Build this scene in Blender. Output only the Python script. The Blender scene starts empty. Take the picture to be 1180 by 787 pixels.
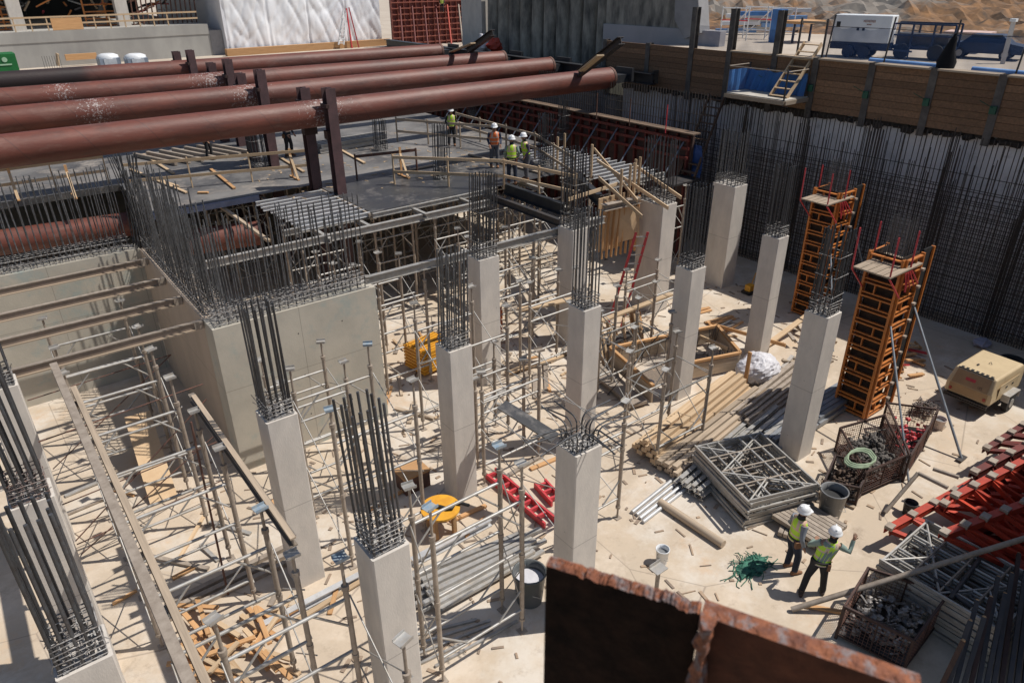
import bpy, math, random
from mathutils import Vector, Matrix, noise
random.seed(7)
sc = bpy.context.scene
# ------------------------------------------------------------------ camera, sky, sun, exposure
F = 826.09; TH = math.radians(27.297); AZ = math.radians(52.839); RO = math.radians(.483); CH = 11.5
fwd = Vector((math.cos(AZ)*math.cos(TH), math.sin(AZ)*math.cos(TH), -math.sin(TH)))
rg = Vector((math.sin(AZ), -math.cos(AZ), 0)); dn = fwd.cross(rg)
rg2 = rg*math.cos(RO)+dn*math.sin(RO); dn2 = -rg*math.sin(RO)+dn*math.cos(RO)
CAM = Vector((0, 0, CH))
cd = bpy.data.cameras.new('camera'); cam = bpy.data.objects.new('camera', cd); sc.collection.objects.link(cam)
cam.matrix_world = Matrix(((rg2.x, -dn2.x, -fwd.x, 0), (rg2.y, -dn2.y, -fwd.y, 0), (rg2.z, -dn2.z, -fwd.z, CH), (0, 0, 0, 1)))
cd.sensor_width = 36; cd.lens = F/1180*36; cd.clip_start = .1; cd.clip_end = 2000
cd.dof.use_dof = True; cd.dof.focus_distance = 17; cd.dof.aperture_fstop = 4.0
sc.camera = cam
SUN_EL = math.radians(58.5); SUN_D = Vector((.87, -.493))
w = bpy.data.worlds.new('World'); sc.world = w; w.use_nodes = True
nt = w.node_tree; bg = nt.nodes['Background']; sky = nt.nodes.new('ShaderNodeTexSky'); sky.sky_type = 'NISHITA'; sky.sun_disc = False
sky.sun_elevation = SUN_EL; sky.sun_rotation = math.atan2(SUN_D.x, SUN_D.y)
nt.links.new(sky.outputs[0], bg.inputs[0]); bg.inputs[1].default_value = .082
sl = bpy.data.lights.new('sun', 'SUN'); sl.energy = 4.5; sl.angle = math.radians(.53); sl.color = (1, .955, .89)
so = bpy.data.objects.new('sun', sl); sc.collection.objects.link(so)
sd = Vector((SUN_D.x*math.cos(SUN_EL), SUN_D.y*math.cos(SUN_EL), math.sin(SUN_EL)))
so.rotation_euler = sd.to_track_quat('Z', 'Y').to_euler()
sc.view_settings.view_transform = 'Standard'; sc.view_settings.look = 'None'
sc.view_settings.exposure = -.02; sc.view_settings.gamma = 1
sc.render.resolution_x = 1024; sc.render.resolution_y = 682

def ray(u, v): return fwd*F + rg2*(u-590) + dn2*(v-393.5)
def P(u, v, z=0): d = ray(u, v); return CAM + d*((z-CH)/d.z)
def PX(u, v, x): d = ray(u, v); return CAM + d*(x/d.x)
def PY(u, v, y): d = ray(u, v); return CAM + d*(y/d.y)
V = Vector
UP = V((0, 0, 1))
def U(a, b): return random.uniform(a, b)

# ------------------------------------------------------------------ materials
MATS = {}
def mat(name, col, col2=None, rough=.8, metal=0, scale=3, detail=4, bump=0, bscale=20, stretch=None, thr=(.35, .65), dirt=None, rand=0, spec=.5):
    if name in MATS: return MATS[name]
    m = bpy.data.materials.new(name); m.use_nodes = True; t = m.node_tree; N = t.nodes; L = t.links
    b = N['Principled BSDF']; b.inputs['Roughness'].default_value = rough; b.inputs['Metallic'].default_value = metal
    b.inputs['Specular IOR Level'].default_value = spec
    tc = N.new('ShaderNodeTexCoord'); mp = N.new('ShaderNodeMapping'); L.new(tc.outputs['Object'], mp.inputs[0])
    oi = N.new('ShaderNodeObjectInfo')
    if stretch: mp.inputs['Scale'].default_value = stretch
    cb = N.new('ShaderNodeVectorMath'); cb.operation = 'ADD'; L.new(mp.outputs[0], cb.inputs[0])
    ml = N.new('ShaderNodeMath'); ml.operation = 'MULTIPLY'; ml.inputs[1].default_value = 37; L.new(oi.outputs['Random'], ml.inputs[0]); L.new(ml.outputs[0], cb.inputs[1])
    col2 = col2 or tuple(c*.75 for c in col)
    nz = N.new('ShaderNodeTexNoise'); nz.inputs['Scale'].default_value = scale; nz.inputs['Detail'].default_value = detail; nz.inputs['Roughness'].default_value = .65
    L.new(cb.outputs[0], nz.inputs[0])
    mr = N.new('ShaderNodeMapRange'); mr.inputs[1].default_value = thr[0]; mr.inputs[2].default_value = thr[1]; L.new(nz.outputs[0], mr.inputs[0])
    mx = N.new('ShaderNodeMix'); mx.data_type = 'RGBA'; L.new(mr.outputs[0], mx.inputs[0]); mx.inputs[6].default_value = (*col, 1); mx.inputs[7].default_value = (*col2, 1)
    out = mx.outputs[2]
    if dirt:
        dcol, dsc, d0, d1, damt = dirt
        n2 = N.new('ShaderNodeTexNoise'); n2.inputs['Scale'].default_value = dsc; n2.inputs['Detail'].default_value = 6; n2.inputs['Roughness'].default_value = .7; L.new(cb.outputs[0], n2.inputs[0])
        m2 = N.new('ShaderNodeMapRange'); m2.inputs[1].default_value = d0; m2.inputs[2].default_value = d1; m2.inputs[4].default_value = damt; L.new(n2.outputs[0], m2.inputs[0])
        x2 = N.new('ShaderNodeMix'); x2.data_type = 'RGBA'; L.new(m2.outputs[0], x2.inputs[0]); L.new(out, x2.inputs[6]); x2.inputs[7].default_value = (*dcol, 1); out = x2.outputs[2]
    if rand:
        hs = N.new('ShaderNodeHueSaturation'); m3 = N.new('ShaderNodeMapRange'); m3.inputs[3].default_value = 1-rand; m3.inputs[4].default_value = 1+rand
        L.new(oi.outputs['Random'], m3.inputs[0]); L.new(m3.outputs[0], hs.inputs['Value']); L.new(out, hs.inputs['Color']); out = hs.outputs[0]
    L.new(out, b.inputs['Base Color'])
    if bump:
        n3 = N.new('ShaderNodeTexNoise'); n3.inputs['Scale'].default_value = bscale; n3.inputs['Detail'].default_value = 5; L.new(cb.outputs[0], n3.inputs[0])
        bp = N.new('ShaderNodeBump'); bp.inputs['Strength'].default_value = bump; bp.inputs['Distance'].default_value = .02
        L.new(n3.outputs[0], bp.inputs['Height']); L.new(bp.outputs[0], b.inputs['Normal'])
    MATS[name] = m; return m

CONC = mat('concrete', (.64, .585, .52), (.54, .495, .445), .85, scale=1.6, stretch=(1.4, 1.4, .6), bump=.15, bscale=30, dirt=((.5, .47, .42), 6, .5, .75, .5))
WALLC = mat('wall_concrete', (.50, .455, .375), (.42, .385, .32), .85, scale=.9, bump=.15, bscale=25, dirt=((.30, .36, .34), 1.3, .54, .7, .7))
PLASTER = mat('concrete_splatter', (.5, .49, .47), (.2, .19, .18), .9, scale=22, bump=.4)
FLOOR = mat('mud_slab', (.555, .45, .335), (.48, .395, .30), .9, scale=.5, detail=8, bump=.25, bscale=6, dirt=((.66, .56, .45), 1.1, .48, .68, .75))
STREETM = mat('street', (.50, .43, .35), (.42, .35, .28), .95, scale=.4, bump=.4, bscale=3)
DIRT = mat('dirt', (.30, .155, .065), (.085, .06, .042), .95, scale=1.1, detail=12, bump=1, bscale=4, dirt=((.22, .20, .175), .12, .48, .58, .9))
PIPE = mat('rusty_pipe', (.175, .052, .033), (.085, .028, .02), .55, scale=1.6, detail=10, thr=(.35, .7), stretch=(.35, 1, 1), dirt=((.27, .14, .105), 3.2, .52, .72, .55), bump=.25, bscale=14)
RUST = mat('rust', (.17, .075, .05), (.08, .045, .035), .75, scale=4, bump=.3, rand=.12)
RUSTEDGE = mat('torch_cut_rust', (.30, .10, .04), (.14, .05, .03), .8, scale=26, detail=8, bump=1, bscale=40, dirt=((.22, .2, .2), 30, .5, .62, .8))
DARKRUST = mat('dark_rust', (.06, .028, .02), (.035, .018, .015), .7, scale=7, detail=8, bump=.4)
PILE = mat('pile_steel', (.11, .058, .058), (.07, .04, .04), .6, scale=3, detail=6, bump=.2, rand=.15)
REBAR = mat('rebar', (.075, .08, .088), (.055, .05, .05), .5, metal=.3, scale=9, rand=.35)
REBARG = mat('galvanised_rebar', (.17, .175, .185), (.09, .085, .082), .5, metal=.5, scale=9, rand=.3)
TIE = mat('tie_steel', (.40, .39, .375), (.11, .09, .08), .7, metal=.1, scale=14, rand=.2)
TIER = mat('rusty_tie_steel', (.16, .08, .055), (.3, .29, .28), .75, metal=.1, scale=12, rand=.2)
ALU = mat('aluminium', (.46, .45, .43), (.34, .32, .29), .5, metal=.35, scale=5, rand=.12, dirt=((.45, .38, .30), 9, .5, .7, .7))
ALUD = mat('dusty_aluminium', (.38, .32, .26), (.27, .22, .175), .65, metal=.15, scale=7, rand=.12)
ALUB = mat('bright_aluminium', (.62, .62, .62), (.5, .5, .5), .4, metal=.25, scale=5, rand=.12)
STEELRED = mat('red_steel', (.52, .055, .022), (.38, .04, .02), .55, scale=4, rand=.12, dirt=((.12, .06, .05), 5, .55, .75, .6))
DARKRED = mat('dark_red_steel', (.17, .026, .018), (.09, .022, .018), .6, scale=4, rand=.15)
PINKRED = mat('faded_red_paint', (.62, .06, .07), (.45, .05, .06), .5, scale=5)
ORANGE = mat('orange_form_paint', (.60, .20, .035), (.42, .14, .035), .5, scale=4, rand=.1, dirt=((.25, .17, .12), 7, .55, .75, .6))
YELLOW = mat('yellow_paint', (.75, .38, .03), (.62, .28, .03), .5, scale=4)
WOOD = mat('pale_timber', (.58, .43, .275), (.46, .32, .19), .8, scale=3, stretch=(.35, 6, 6), rand=.2)
WOODG = mat('weathered_timber', (.46, .36, .26), (.33, .26, .19), .85, scale=3, stretch=(.35, 6, 6), rand=.2)
WOODO = mat('orange_timber', (.58, .335, .155), (.46, .25, .11), .8, scale=3, stretch=(.35, 6, 6), rand=.15)
LAG = mat('timber_lagging', (.25, .14, .078), (.15, .09, .052), .9, scale=2.5, stretch=(5, .5, 6), bump=.3, rand=.25)
PLYB = mat('black_film_plywood', (.038, .039, .044), (.065, .063, .06), .38, scale=.7, detail=8, dirt=((.32, .29, .26), 1.3, .52, .78, .75), bump=.05)
PLY = mat('plywood', (.60, .43, .26), (.52, .35, .2), .75, scale=2, rand=.1)
WHITEW = mat('white_wrap', (.84, .85, .87), (.78, .79, .82), .45, scale=.6)
LINER = mat('white_liner', (.80, .78, .79), (.66, .64, .65), .7, scale=.6, dirt=((.25, .25, .26), 2.5, .55, .7, .5))
SHOT = mat('shotcrete', (.34, .33, .33), (.26, .255, .255), .9, scale=.8, bump=.8, bscale=3)
SECANT = mat('secant_pile_concrete', (.40, .37, .31), (.10, .095, .085), .95, scale=1.6, detail=8, stretch=(1, 1, .35), bump=1, bscale=5)
BLACK = mat('black', (.012, .012, .014), (.02, .02, .02), .6)
DARK = mat('dark_grey_steel', (.045, .045, .05), (.07, .06, .055), .55, metal=.3, scale=5, rand=.2)
BEAMBLK = mat('black_beam', (.022, .024, .03), (.04, .04, .04), .45, scale=3)
CREAM = mat('cream_paint', (.60, .47, .29), (.53, .41, .25), .45, scale=1.5, dirt=((.3, .2, .12), 4, .58, .8, .5))
TANP = mat('tan_panel', (.40, .26, .13), (.33, .21, .11), .5, scale=2)
WHITE = mat('white_paint', (.75, .76, .76), (.68, .69, .7), .4, scale=1)
NAVY = mat('navy_paint', (.012, .03, .08), (.01, .02, .05), .5)
BLUE = mat('blue_plastic', (.05, .19, .48), (.04, .13, .34), .45, scale=2)
GREYP = mat('grey_plastic', (.20, .205, .21), (.15, .15, .15), .4, scale=3)
BIN = mat('dark_green_grey_plastic', (.09, .105, .105), (.12, .12, .12), .4, scale=3)
BAG = mat('white_sheet', (.66, .65, .67), (.52, .51, .54), .5, scale=2, bump=.6, bscale=5)
GREENN = mat('green_net', (.045, .19, .12), (.015, .07, .05), .7, scale=8)
DGREEN = mat('dumpster_green', (.015, .16, .035), (.01, .12, .03), .5)
RUBBLE = mat('rubble', (.20, .18, .16), (.05, .045, .04), .95, scale=9, detail=8, bump=1, bscale=20)
TYRE = mat('tyre', (.02, .02, .02), (.03, .03, .03), .9)
GLASS = mat('dark_glass', (.02, .025, .03), None, .1)
SKYPLATE = mat('sky_tinted_dusty_head_plate', (.20, .29, .38), (.34, .36, .36), .5, scale=12)  # blue puts the sky's reflection on the head plates into their colour
SKIN = mat('skin', (.35, .19, .12), (.31, .16, .10), .6)
LIME = mat('lime_vest', (.52, .78, .05), (.42, .68, .04), .7, scale=8)
ORV = mat('orange_vest', (.85, .20, .05), (.75, .15, .04), .7, scale=8)
BAND = mat('silver_orange_band', (.62, .38, .26), (.55, .45, .38), .4)
JEANS = mat('dark_jeans', (.025, .035, .06), (.018, .022, .035), .9)
BLKT = mat('black_trousers', (.016, .017, .02), (.024, .024, .026), .9)
GREYT = mat('grey_trousers', (.13, .13, .14), (.09, .09, .1), .9)
GSHIRT = mat('grey_shirt', (.22, .24, .27), (.16, .17, .2), .9)
SSHIRT = mat('sage_shirt', (.24, .31, .27), (.19, .25, .22), .9)
BOOT = mat('tan_boot', (.24, .11, .05), (.17, .08, .04), .7)
HELM = mat('white_helmet', (.8, .8, .8), (.76, .76, .76), .3)
STRAW = mat('sandbag', (.55, .45, .3), None, .9)

def overlay(m, col, scale, t0, t1, amt, kind='noise', stretch=None, rough=.7):
    t = m.node_tree; N = t.nodes; L = t.links; b = N['Principled BSDF']; src = b.inputs['Base Color'].links[0].from_socket
    tc = N.new('ShaderNodeTexCoord'); mp = N.new('ShaderNodeMapping'); L.new(tc.outputs['Object'], mp.inputs[0]); mp.inputs['Location'].default_value = (scale*3.1, 7.7, 1.3)
    if stretch: mp.inputs['Scale'].default_value = stretch
    if kind == 'noise':
        n = N.new('ShaderNodeTexNoise'); n.inputs['Scale'].default_value = scale; n.inputs['Detail'].default_value = 9; n.inputs['Roughness'].default_value = rough; f = n.outputs[0]
    elif kind == 'crack':
        n = N.new('ShaderNodeTexVoronoi'); n.feature = 'DISTANCE_TO_EDGE'; n.inputs['Scale'].default_value = scale; f = n.outputs[0]
    else:
        n = N.new('ShaderNodeTexVoronoi'); n.inputs['Scale'].default_value = scale; f = n.outputs[0]
    L.new(mp.outputs[0], n.inputs[0]); mr = N.new('ShaderNodeMapRange'); mr.inputs[1].default_value = t0; mr.inputs[2].default_value = t1; mr.inputs[4].default_value = amt; L.new(f, mr.inputs[0])
    if kind != 'noise': mr.inputs[3].default_value = amt; mr.inputs[4].default_value = 0
    x = N.new('ShaderNodeMix'); x.data_type = 'RGBA'; L.new(mr.outputs[0], x.inputs[0]); L.new(src, x.inputs[6]); x.inputs[7].default_value = (*col, 1); L.new(x.outputs[2], b.inputs['Base Color'])
overlay(FLOOR, (.64, .585, .51), .33, .5, .62, .75); overlay(FLOOR, (.58, .36, .19), .55, .56, .72, .6, rough=.8); overlay(FLOOR, (.30, .23, .17), .9, .56, .7, .7, rough=.85); overlay(FLOOR, (.36, .27, .20), .22, .56, .66, .45, rough=.9, stretch=(1, 3, 1))
overlay(FLOOR, (.40, .31, .24), 9, .58, .7, .5, rough=.8); overlay(FLOOR, (.25, .2, .16), .22, .0, .004, .7, 'crack')
overlay(CONC, (.33, .31, .29), 3, .56, .75, .45, rough=.8, stretch=(1, 1, .35)); overlay(CONC, (.2, .18, .17), 26, .0, .1, .55, 'spot'); overlay(CONC, (.66, .63, .58), 1.1, .52, .66, .4, stretch=(1, 1, .5))
overlay(CONC, (.16, .14, .12), 1.7, .0, .035, .8, 'spot'); overlay(CONC, (.42, .33, .24), 1.3, .6, .72, .45, stretch=(2, 2, .2)); overlay(WALLC, (.33, .30, .26), 1.8, .56, .75, .45, rough=.8, stretch=(1, 1, .35)); overlay(WALLC, (.2, .18, .16), 15, .0, .08, .5, 'spot'); overlay(WALLC, (.55, .45, .3), .7, .55, .68, .5, stretch=(1.5, 1, .25))
overlay(PIPE, (.05, .03, .026), 1.1, .55, .68, .6, stretch=(.3, 1, 1)); overlay(PIPE, (.24, .11, .075), 5, .55, .7, .45, stretch=(.12, 1, 1)); overlay(PIPE, (.36, .24, .2), 20, .66, .74, .6, rough=.8)
def mesh_net(name, col, dens, cell=60):
    m = bpy.data.materials.new(name); m.use_nodes = True; N = m.node_tree.nodes; L = m.node_tree.links
    b = N['Principled BSDF']; b.inputs['Base Color'].default_value = (*col, 1); b.inputs['Roughness'].default_value = .7
    tr = N.new('ShaderNodeBsdfTransparent'); mx = N.new('ShaderNodeMixShader'); tc = N.new('ShaderNodeTexCoord'); nz = N.new('ShaderNodeTexNoise')
    nz.inputs['Scale'].default_value = 1.2; L.new(tc.outputs['Object'], nz.inputs[0]); mr = N.new('ShaderNodeMapRange'); mr.inputs[1].default_value = .35; mr.inputs[2].default_value = .65
    mr.inputs[3].default_value = dens-.12; mr.inputs[4].default_value = dens+.12
    L.new(nz.outputs[0], mr.inputs[0]); L.new(mr.outputs[0], mx.inputs[0]); L.new(tr.outputs[0], mx.inputs[1]); L.new(b.outputs[0], mx.inputs[2])
    L.new(mx.outputs[0], N['Material Output'].inputs[0]); MATS[name] = m; return m
NET = mesh_net('blue_netting', (.018, .075, .22), .30)
CURT = mat('dark_rebar', (.05, .045, .042), (.085, .062, .048), .7, scale=6, rand=.3)
DUSTYDECK = mat('dusty_deck', (.20, .19, .18), (.06, .06, .064), .6, scale=.45, detail=8, thr=(.4, .6), dirt=((.34, .30, .26), .9, .5, .66, .8))
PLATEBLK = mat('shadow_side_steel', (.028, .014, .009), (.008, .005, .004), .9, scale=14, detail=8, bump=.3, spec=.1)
WIREM = mesh_net('wire_mesh', (.10, .06, .05), .38)
WIREG = mesh_net('grey_wire_mesh', (.3, .27, .25), .5)

# rusty pipe extras: spiral seams and white splatter patches
def pipe_mat(name, spots, black=None):
    m = PIPE.copy(); m.name = name; t = m.node_tree; N = t.nodes; L = t.links; b = N['Principled BSDF']; src = b.inputs['Base Color'].links[0].from_socket
    tc = N.new('ShaderNodeTexCoord'); sp = N.new('ShaderNodeSeparateXYZ'); L.new(tc.outputs['Object'], sp.inputs[0])
    def M(op, a, bb=None, c=None):
        n = N.new('ShaderNodeMath'); n.operation = op
        for i, x in enumerate((a, bb, c)):
            if x is None: continue
            if isinstance(x, (int, float)): n.inputs[i].default_value = x
            else: L.new(x, n.inputs[i])
        return n.outputs[0]
    ang = M('ARCTAN2', sp.outputs[1], sp.outputs[2]); s = M('ADD', M('MULTIPLY', sp.outputs[0], .55), M('DIVIDE', ang, 6.2832)); fr = M('FRACT', s)
    seam = M('LESS_THAN', fr, .02)
    mx = N.new('ShaderNodeMix'); mx.data_type = 'RGBA'; L.new(M('MULTIPLY', seam, .55), mx.inputs[0]); L.new(src, mx.inputs[6]); mx.inputs[7].default_value = (.07, .03, .025, 1); out = mx.outputs[2]
    nz = N.new('ShaderNodeTexNoise'); nz.inputs['Scale'].default_value = 11; nz.inputs['Detail'].default_value = 8; nz.inputs['Roughness'].default_value = .8; L.new(tc.outputs['Object'], nz.inputs[0])
    tot = None
    for xc, wd in spots:
        g = M('SUBTRACT', 1, M('DIVIDE', M('ABSOLUTE', M('SUBTRACT', sp.outputs[0], xc)), wd)); g = M('MAXIMUM', g, 0); tot = g if tot is None else M('MAXIMUM', tot, g)
    if tot is not None:
        k = M('GREATER_THAN', M('ADD', nz.outputs[0], M('MULTIPLY', tot, .11)), .645); k = M('MULTIPLY', k, M('GREATER_THAN', tot, .01))
        mx = N.new('ShaderNodeMix'); mx.data_type = 'RGBA'; L.new(M('MULTIPLY', k, .8), mx.inputs[0]); L.new(out, mx.inputs[6]); mx.inputs[7].default_value = (.5, .46, .44, 1); out = mx.outputs[2]
    if black:
        n2 = N.new('ShaderNodeTexNoise'); n2.inputs['Scale'].default_value = .6; L.new(tc.outputs['Object'], n2.inputs[0])
        g = M('SUBTRACT', 1, M('DIVIDE', M('ABSOLUTE', M('SUBTRACT', sp.outputs[0], black[0])), black[1])); g = M('MAXIMUM', g, 0)
        k = M('MULTIPLY', M('MINIMUM', M('MULTIPLY', g, M('MULTIPLY', n2.outputs[0], 4)), 1), .9)
        mx = N.new('ShaderNodeMix'); mx.data_type = 'RGBA'; L.new(k, mx.inputs[0]); L.new(out, mx.inputs[6]); mx.inputs[7].default_value = (.015, .012, .012, 1); out = mx.outputs[2]
    L.new(out, b.inputs['Base Color']); return m
# concrete with form-panel joints at given heights (real surface marks)
def joint_mat(name, base, zs, xs=()):
    m = base.copy(); m.name = name; t = m.node_tree; N = t.nodes; L = t.links; b = N['Principled BSDF']; src = b.inputs['Base Color'].links[0].from_socket
    tc = N.new('ShaderNodeTexCoord'); sp = N.new('ShaderNodeSeparateXYZ'); L.new(tc.outputs['Object'], sp.inputs[0]); out = src
    for ax, vals in ((2, zs), (0, xs)):
        for z0 in vals:
            n = N.new('ShaderNodeMath'); n.operation = 'COMPARE'; L.new(sp.outputs[ax], n.inputs[0]); n.inputs[1].default_value = z0; n.inputs[2].default_value = .009
            k = N.new('ShaderNodeMath'); k.operation = 'MULTIPLY'; k.inputs[1].default_value = .45; L.new(n.outputs[0], k.inputs[0])
            mx = N.new('ShaderNodeMix'); mx.data_type = 'RGBA'; L.new(k.outputs[0], mx.inputs[0]); L.new(out, mx.inputs[6]); mx.inputs[7].default_value = (.15, .13, .115, 1); out = mx.outputs[2]
    L.new(out, b.inputs['Base Color']); return m
COLM = joint_mat('column_concrete', CONC, (2.1,))
WALLM = joint_mat('panelled_wall_concrete', WALLC, (2.4,), (-2.2, 0, 2.4, 4.8))

# ------------------------------------------------------------------ mesh builder
class G:
    def __init__(s): s.v = []; s.f = []; s.sm = []
    def add(s, vs, fs, smooth=False):
        o = len(s.v); s.v += [V(p) for p in vs]; s.f += [tuple(i+o for i in f) for f in fs]; s.sm += [smooth]*len(fs); return s
    def box(s, c, d, R=None):
        x, y, z = d[0]/2, d[1]/2, d[2]/2; c = V(c)
        vs = [V((a*x, b*y, e*z)) for e in (-1, 1) for b in (-1, 1) for a in (-1, 1)]
        if R is not None: vs = [R @ p for p in vs]
        return s.add([p+c for p in vs], [(0, 2, 3, 1), (4, 5, 7, 6), (0, 1, 5, 4), (2, 6, 7, 3), (0, 4, 6, 2), (1, 3, 7, 5)])
    def bb(s, x0, x1, y0, y1, z0, z1): return s.box(((x0+x1)/2, (y0+y1)/2, (z0+z1)/2), (x1-x0, y1-y0, z1-z0))
    def beam(s, p, q, w, h, up=UP):
        p = V(p); q = V(q); return s.box((p+q)/2, ((q-p).length, w, h), frame(q-p, up))
    def tube(s, p, q, r, n=6, r2=None, caps=True):
        p = V(p); q = V(q); R = frame(q-p); r2 = r if r2 is None else r2
        vs = []
        for c, rr in ((p, r), (q, r2)):
            for i in range(n): a = 2*math.pi*i/n; vs.append(c + R @ V((0, rr*math.cos(a), rr*math.sin(a))))
        s.add(vs, [(i, (i+1) % n, n+(i+1) % n, n+i) for i in range(n)], True)
        if caps: s.add(vs, [tuple(range(n))[::-1], tuple(range(n, 2*n))])
        return s
    def path(s, pts, r, n=5, closed=False):
        pts = [V(p) for p in pts]; k = len(pts); vs = []
        for i, p in enumerate(pts):
            a = pts[i-1] if (i or closed) else p; b = pts[(i+1) % k] if (i < k-1 or closed) else p
            R = frame(b-a)
            for j in range(n): t = 2*math.pi*j/n; vs.append(p + R @ V((0, r*math.cos(t), r*math.sin(t))))
        fs = [(i*n+j, i*n+(j+1) % n, ((i+1) % k)*n+(j+1) % n, ((i+1) % k)*n+j) for i in range(k if closed else k-1) for j in range(n)]
        return s.add(vs, fs, True)
    def ibeam(s, p, q, h, w, t=.012, up=UP):
        p = V(p); q = V(q); R = frame(q-p, up); L = (q-p).length; c = (p+q)/2
        for oz, ww, hh in ((h/2-t/2, w, t), (-h/2+t/2, w, t), (0, t, h-2*t)): s.box(c+R @ V((0, 0, oz)), (L, ww, hh), R)
        return s
    def prism(s, pts, z0, z1):
        n = len(pts); vs = [V((x, y, z0)) for x, y in pts]+[V((x, y, z1)) for x, y in pts]
        return s.add(vs, [(i, (i+1) % n, n+(i+1) % n, n+i) for i in range(n)]+[tuple(range(n))[::-1], tuple(range(n, 2*n))])
    def lathe(s, c, prof, n=16, R=None, cap=True):
        c = V(c); vs = []
        for r, z in prof:
            for i in range(n):
                a = 2*math.pi*i/n; p = V((r*math.cos(a), r*math.sin(a), z)); vs.append(c+(R @ p if R is not None else p))
        k = len(prof); s.add(vs, [(i*n+j, i*n+(j+1) % n, (i+1)*n+(j+1) % n, (i+1)*n+j) for i in range(k-1) for j in range(n)], True)
        if cap: s.add(vs, [tuple(range(n))[::-1], tuple(range((k-1)*n, k*n))])
        return s
    def loft(s, rings, n=10, cap=True):      # ring: centre, right vec, forward vec (scaled half axes)
        vs = []
        for c, a, b in rings:
            for i in range(n): t = 2*math.pi*i/n; vs.append(V(c)+V(a)*math.cos(t)+V(b)*math.sin(t))
        k = len(rings); s.add(vs, [(i*n+j, i*n+(j+1) % n, (i+1)*n+(j+1) % n, (i+1)*n+j) for i in range(k-1) for j in range(n)], True)
        if cap: s.add(vs, [tuple(range(n))[::-1], tuple(range((k-1)*n, k*n))])
        return s
    def blob(s, c, d, seed=0, n=10, m=7, amp=.2):
        rr = random.Random(seed); vs = []; c = V(c)
        for i in range(m+1):
            for j in range(n):
                th = math.pi*i/m; a = 2*math.pi*j/n; k = 1+rr.uniform(-amp, amp) if 0 < i < m else 1
                vs.append(c+V((d[0]*math.sin(th)*math.cos(a)*k, d[1]*math.sin(th)*math.sin(a)*k, -d[2]*math.cos(th)*k)))
        return s.add(vs, [(i*n+j, i*n+(j+1) % n, (i+1)*n+(j+1) % n, (i+1)*n+j) for i in range(m) for j in range(n)], False)
def frame(d, up=UP):
    x = V(d).normalized(); up = V(up)
    if abs(x.dot(up)) > .999: up = V((0, 1, 0))
    y = up.cross(x).normalized(); z = x.cross(y); return Matrix((x, y, z)).transposed()

ORG = {}
def origin(o): return ORG.get(o.name, V((0, 0, 0))) if o else V((0, 0, 0))
def link(o): sc.collection.objects.link(o); return o
def mesh_of(name, g, m, org=V((0, 0, 0))):
    me = bpy.data.meshes.new(name); me.from_pydata([p-org for p in g.v], [], g.f)
    me.polygons.foreach_set('use_smooth', g.sm); me.materials.append(m); me.update(); return me
def obj(name, g, m, parent=None, at=None):
    """a mesh object; g is in the world frame the parent was built in"""
    org = V(at) if at is not None else (origin(parent) if parent else V((0, 0, 0)))
    o = bpy.data.objects.new(name, mesh_of(name, g, m, org)); link(o)
    if parent: o.parent = parent; o.location = org-origin(parent)
    else: o.location = org
    ORG[o.name] = org; return o
def thing(name, label, cat, loc=(0, 0, 0), group=None):
    o = bpy.data.objects.new(name, None); link(o); o.empty_display_size = .1; o.location = loc; ORG[o.name] = V(loc); tag(o, label, cat, group); return o
def tag(o, label, cat, group=None):
    o['label'] = label; o['category'] = cat
    if group: o['group'] = group
    return o
def struct(name, g, m): o = obj(name, g, m); o['kind'] = 'structure'; return o
BAR = {}
def stick(name, p, q, w, h, m, parent=None, up=UP, kind='box'):
    """a member from p to q with its own frame (grain follows its length)"""
    p = V(p); q = V(q); L = (q-p).length; key = (kind, round(L, 3), round(w, 4), round(h, 4), m.name)
    if key not in BAR:
        g = G()
        if kind == 'box': g.box((0, 0, 0), (L, w, h))
        elif kind == 'i': g.ibeam((-L/2, 0, 0), (L/2, 0, 0), h, w, min(.02, w*.2))
        elif kind == 'tube': g.tube((-L/2, 0, 0), (L/2, 0, 0), w, 8 if w > .03 else 6)
        elif kind == 'rebar': g.tube((-L/2, 0, 0), (L/2, 0, 0), w, 5)
        BAR[key] = mesh_of(name, g, m)
    o = bpy.data.objects.new(name, BAR[key]); link(o); R = frame(q-p, up).to_4x4(); R.translation = (p+q)/2-origin(parent)
    o.matrix_local = R
    if parent: o.parent = parent
    return o
def copy_tree(o, loc=None, rz=None, label=None, parent=None, top=True):
    c = o.copy(); link(c)
    if top:
        if loc is not None: c.location = loc
        if rz is not None: c.rotation_euler = (0, 0, rz)
        if label: c['label'] = label
    else: c.parent = parent; c.matrix_parent_inverse = o.matrix_parent_inverse
    for ch in list(o.children): copy_tree(ch, parent=c, top=False)
    return c
ORD = ['first', 'second', 'third', 'fourth', 'fifth', 'sixth', 'seventh', 'eighth', 'ninth', 'tenth', 'eleventh', 'twelfth', 'thirteenth', 'fourteenth', 'fifteenth', 'sixteenth', 'seventeenth', 'eighteenth', 'nineteenth', 'twentieth']

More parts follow.
